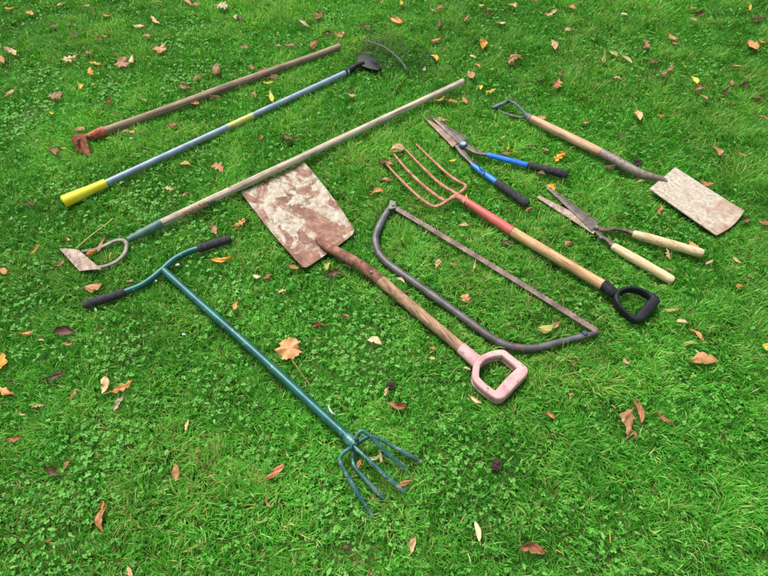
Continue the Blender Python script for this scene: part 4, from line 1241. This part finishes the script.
def grass(name, n_in, n_out, hmean, wmean, seed):
    x, y, n1_ = scatter(n_in, n_out)
    n = len(x)
    inside = np.arange(n) < n1_
    big = vnoise(x, y, .34, seed)
    mid = vnoise(x, y, .09, seed + 1)
    fine = vnoise(x, y, .03, seed + 2)
    pat = patchiness(x, y)
    keep = rng.random(n) > np.clip(pat * .38, 0, .5) + .35 * (mid < .22)
    h = hmean * (.55 + .5 * big + .55 * mid) * rng.uniform(.45, 1.5, n) * (1 - .4 * np.clip(pat, 0, 1))
    w = wmean * rng.uniform(.55, 1.4, n) * np.where(inside, 1, 1.7)
    # lean direction: tufts share a direction, with scatter
    phi = 2 * math.pi * vnoise(x, y, .07, seed + 3) * 2 + rng.normal(0, 1.0, n)
    lean = np.clip(rng.normal(.85, .38, n), .05, 1.55)          # horizontal reach as a share of the length
    hz = h * np.sqrt(np.clip(1 - (lean * .62) ** 2, .12, 1))
    reach = h * lean * .85
    dx, dy = np.cos(phi), np.sin(phi)
    # press the grass down under whatever lies on it, and hold tips back from covering it
    hm, lf = lookup(x, y)
    under = hm < 8
    lim = np.clip(hm - .006, .002, 1)
    hz = np.where(under, np.minimum(hz, lim), hz)
    tm, tlf = lookup(x + dx * reach, y + dy * reach)
    mm, mlf = lookup(x + dx * reach * .55, y + dy * reach * .55)
    over = ((tm < 8) | (mm < 8)) & ~under
    lucky = rng.random(n) < np.where(tlf | mlf, .26, .19)
    short = over & ~lucky
    hz = np.where(short, np.minimum(hz, np.maximum(np.minimum(tm, mm) - .007, .004)), hz)
    # in front of a thing (towards the viewer) the blades must not hide it
    fm, ff = lookup(x, y + .022 + .02 * np.clip((y - 1.2) / 1.6, 0, 1))
    fm2, _ = lookup(x, y + .012)
    hid = (np.minimum(fm, fm2) < 8) & ~under
    hz = np.where(hid & (rng.random(n) < .85), np.minimum(hz, .020), hz)
    keep &= ~(under & (rng.random(n) < .55))
    sel = np.where(keep)[0]
    x, y, hz, reach, dx, dy, w, big, mid, fine = (q[sel] for q in (x, y, hz, reach, dx, dy, w, big, mid, fine))
    n = len(sel)
    yaw = np.arctan2(dy, dx) + math.pi / 2 + rng.normal(0, .5, n)
    sx, sy = np.cos(yaw) * w / 2, np.sin(yaw) * w / 2
    V = np.zeros((n, 7, 3))
    for k, (t_, ww) in enumerate(((0, .75), (.4, 1.0), (.75, .72), (1, 0))):
        px, py = x + dx * reach * t_ ** 1.7, y + dy * reach * t_ ** 1.7
        pz = hz * (1 - (1 - t_) ** 1.6)
        if k < 3:
            for s_, q in ((-1, 0), (1, 1)):
                V[:, 2 * k + q, 0] = px + s_ * sx * ww
                V[:, 2 * k + q, 1] = py + s_ * sy * ww
                V[:, 2 * k + q, 2] = pz
        else:
            V[:, 6, 0], V[:, 6, 1], V[:, 6, 2] = px, py, pz
    base = (np.arange(n) * 7)[:, None]
    quads = np.concatenate([base + np.array([[0, 1, 3, 2]]), base + np.array([[2, 3, 5, 4]])])
    tris = base + np.array([[4, 5, 6]])
    # colour
    a = np.clip(big * .7 + fine * .5 + rng.normal(0, .16, n) - .1, 0, 1)
    cA = GREEN[2] * (1 - a[:, None]) + GREEN[0] * a[:, None]
    b_ = np.clip((mid - .45) * 1.6 + rng.normal(0, .22, n), 0, 1)[:, None]
    c_ = cA * (1 - b_) + GREEN[1] * b_
    lt = rng.random(n) < .10
    c_[lt] = GREEN[3]
    st = rng.random(n) < .035 + .09 * (big > .64) + .06 * (mid > .74)
    c_[st] = lin(196, 190, 118)
    br = rng.random(n) < .012
    c_[br] = lin(136, 108, 70)
    c_ *= (rng.uniform(.62, 1.25, n) * (.70 + .56 * np.clip((vnoise(x, y, .55, 9) + .5 * vnoise(x, y, .17, 10)) / 1.5, .15, .85)))[:, None]
    C_ = np.repeat(c_[:, None, :], 7, 1)
    root = lin(140, 164, 80)
    C_[:, 0:2] = C_[:, 0:2] * .55 + root * .32
    return make_mesh(name, V.reshape(-1, 3), quads, tris, C_.reshape(-1, 3), plant_mat('grass_blades', .44, .5, .16))


grass('grass', 560000, 170000, .028, .0023, 50)


def weeds(name, n_in, n_out, seed, sprig):
    """small broad leaves between the blades: three-part clover sprigs or single spear-shaped leaves"""
    x, y, n1_ = scatter(n_in, n_out)
    n = len(x)
    pat = patchiness(x, y)
    mid = vnoise(x, y, .16, seed)
    near = np.clip((1.6 - y) / 1.4, 0, 1)
    pr = np.clip(pat * .30 + (.06 + .13 * near) * np.clip((mid - .3) * 2.2, 0, 1) + .06, 0, 1)
    k = rng.random(n) < pr
    hm, _ = lookup(x, y)
    k &= hm > 8
    for dy_ in (.012, .024):
        f, _ = lookup(x, y + dy_)
        k &= (f > 8) | (rng.random(n) < .12)
    for dx_ in (-.008, .008):
        f, _ = lookup(x + dx_, y)
        k &= (f > 8)
    x, y, pat = x[k], y[k], pat[k]
    n = len(x)
    nl = 3 if sprig else 1
    z = rng.uniform(.012, .032, n) + .004 * pat
    yaw0 = rng.uniform(0, 2 * math.pi, n)
    size = (rng.uniform(.0045, .0095, n) if sprig else rng.uniform(.009, .022, n))
    Vs, Cs = [], []
    base_c = np.array([lin(90, 166, 56), lin(108, 180, 70), lin(124, 190, 88), lin(76, 150, 50)])
    ci = rng.integers(0, 4, n)
    for q in range(nl):
        yaw = yaw0 + q * 2 * math.pi / 3 + rng.normal(0, .15, n)
        tilt = rng.normal(.1 if sprig else .35, .3, n)
        wd = size * (.42 if sprig else .2) * rng.uniform(.85, 1.2, n)
        fold = rng.uniform(.1, .45, n)
        ux, uy = np.cos(yaw), np.sin(yaw)
        V = np.zeros((n, 8, 3))
        prof = [(0.0, 0.0), (.35, .8), (.7, 1.0), (1.0, 0.0)] if sprig else [(0, 0), (.35, 1.0), (.7, .75), (1, 0)]
        # 0 base, 1-3 at .35 (left, mid, right), 4-6 at .7, 7 tip
        def P(t_, s_):
            d_ = size * t_
            xx = x + ux * d_ * np.cos(tilt) - uy * wd * s_
            yy = y + uy * d_ * np.cos(tilt) + ux * wd * s_
            zz = z + d_ * np.sin(tilt) * (1 - .55 * t_) + np.abs(s_) * wd * fold
            return np.stack([xx, yy, zz], 1)
        V[:, 0] = P(0, 0)
        for b_, (t_, ww) in ((1, prof[1]), (4, prof[2])):
            V[:, b_] = P(t_, ww); V[:, b_ + 1] = P(t_, 0); V[:, b_ + 2] = P(t_, -ww)
        V[:, 7] = P(.95 if sprig else 1.0, 0)
        Vs.append(V)
        c_ = base_c[ci] * rng.uniform(.8, 1.15, n)[:, None]
        Cs.append(np.repeat(c_[:, None, :], 8, 1))
    V = np.concatenate(Vs); C_ = np.concatenate(Cs)
    base = (np.arange(len(V)) * 8)[:, None]
    quads = np.concatenate([base + np.array([[1, 2, 5, 4]]), base + np.array([[2, 3, 6, 5]])])
    tris = np.concatenate([base + np.array([[0, 2, 1]]), base + np.array([[0, 3, 2]]), base + np.array([[4, 5, 7]]), base + np.array([[5, 6, 7]])])
    return make_mesh(name, V.reshape(-1, 3), quads, tris, C_.reshape(-1, 3), plant_mat(name + '_leaves', .34, .5, .2))


weeds('clover', 90000, 20000, 71, True)
weeds('weed_leaves', 30000, 8000, 72, False)
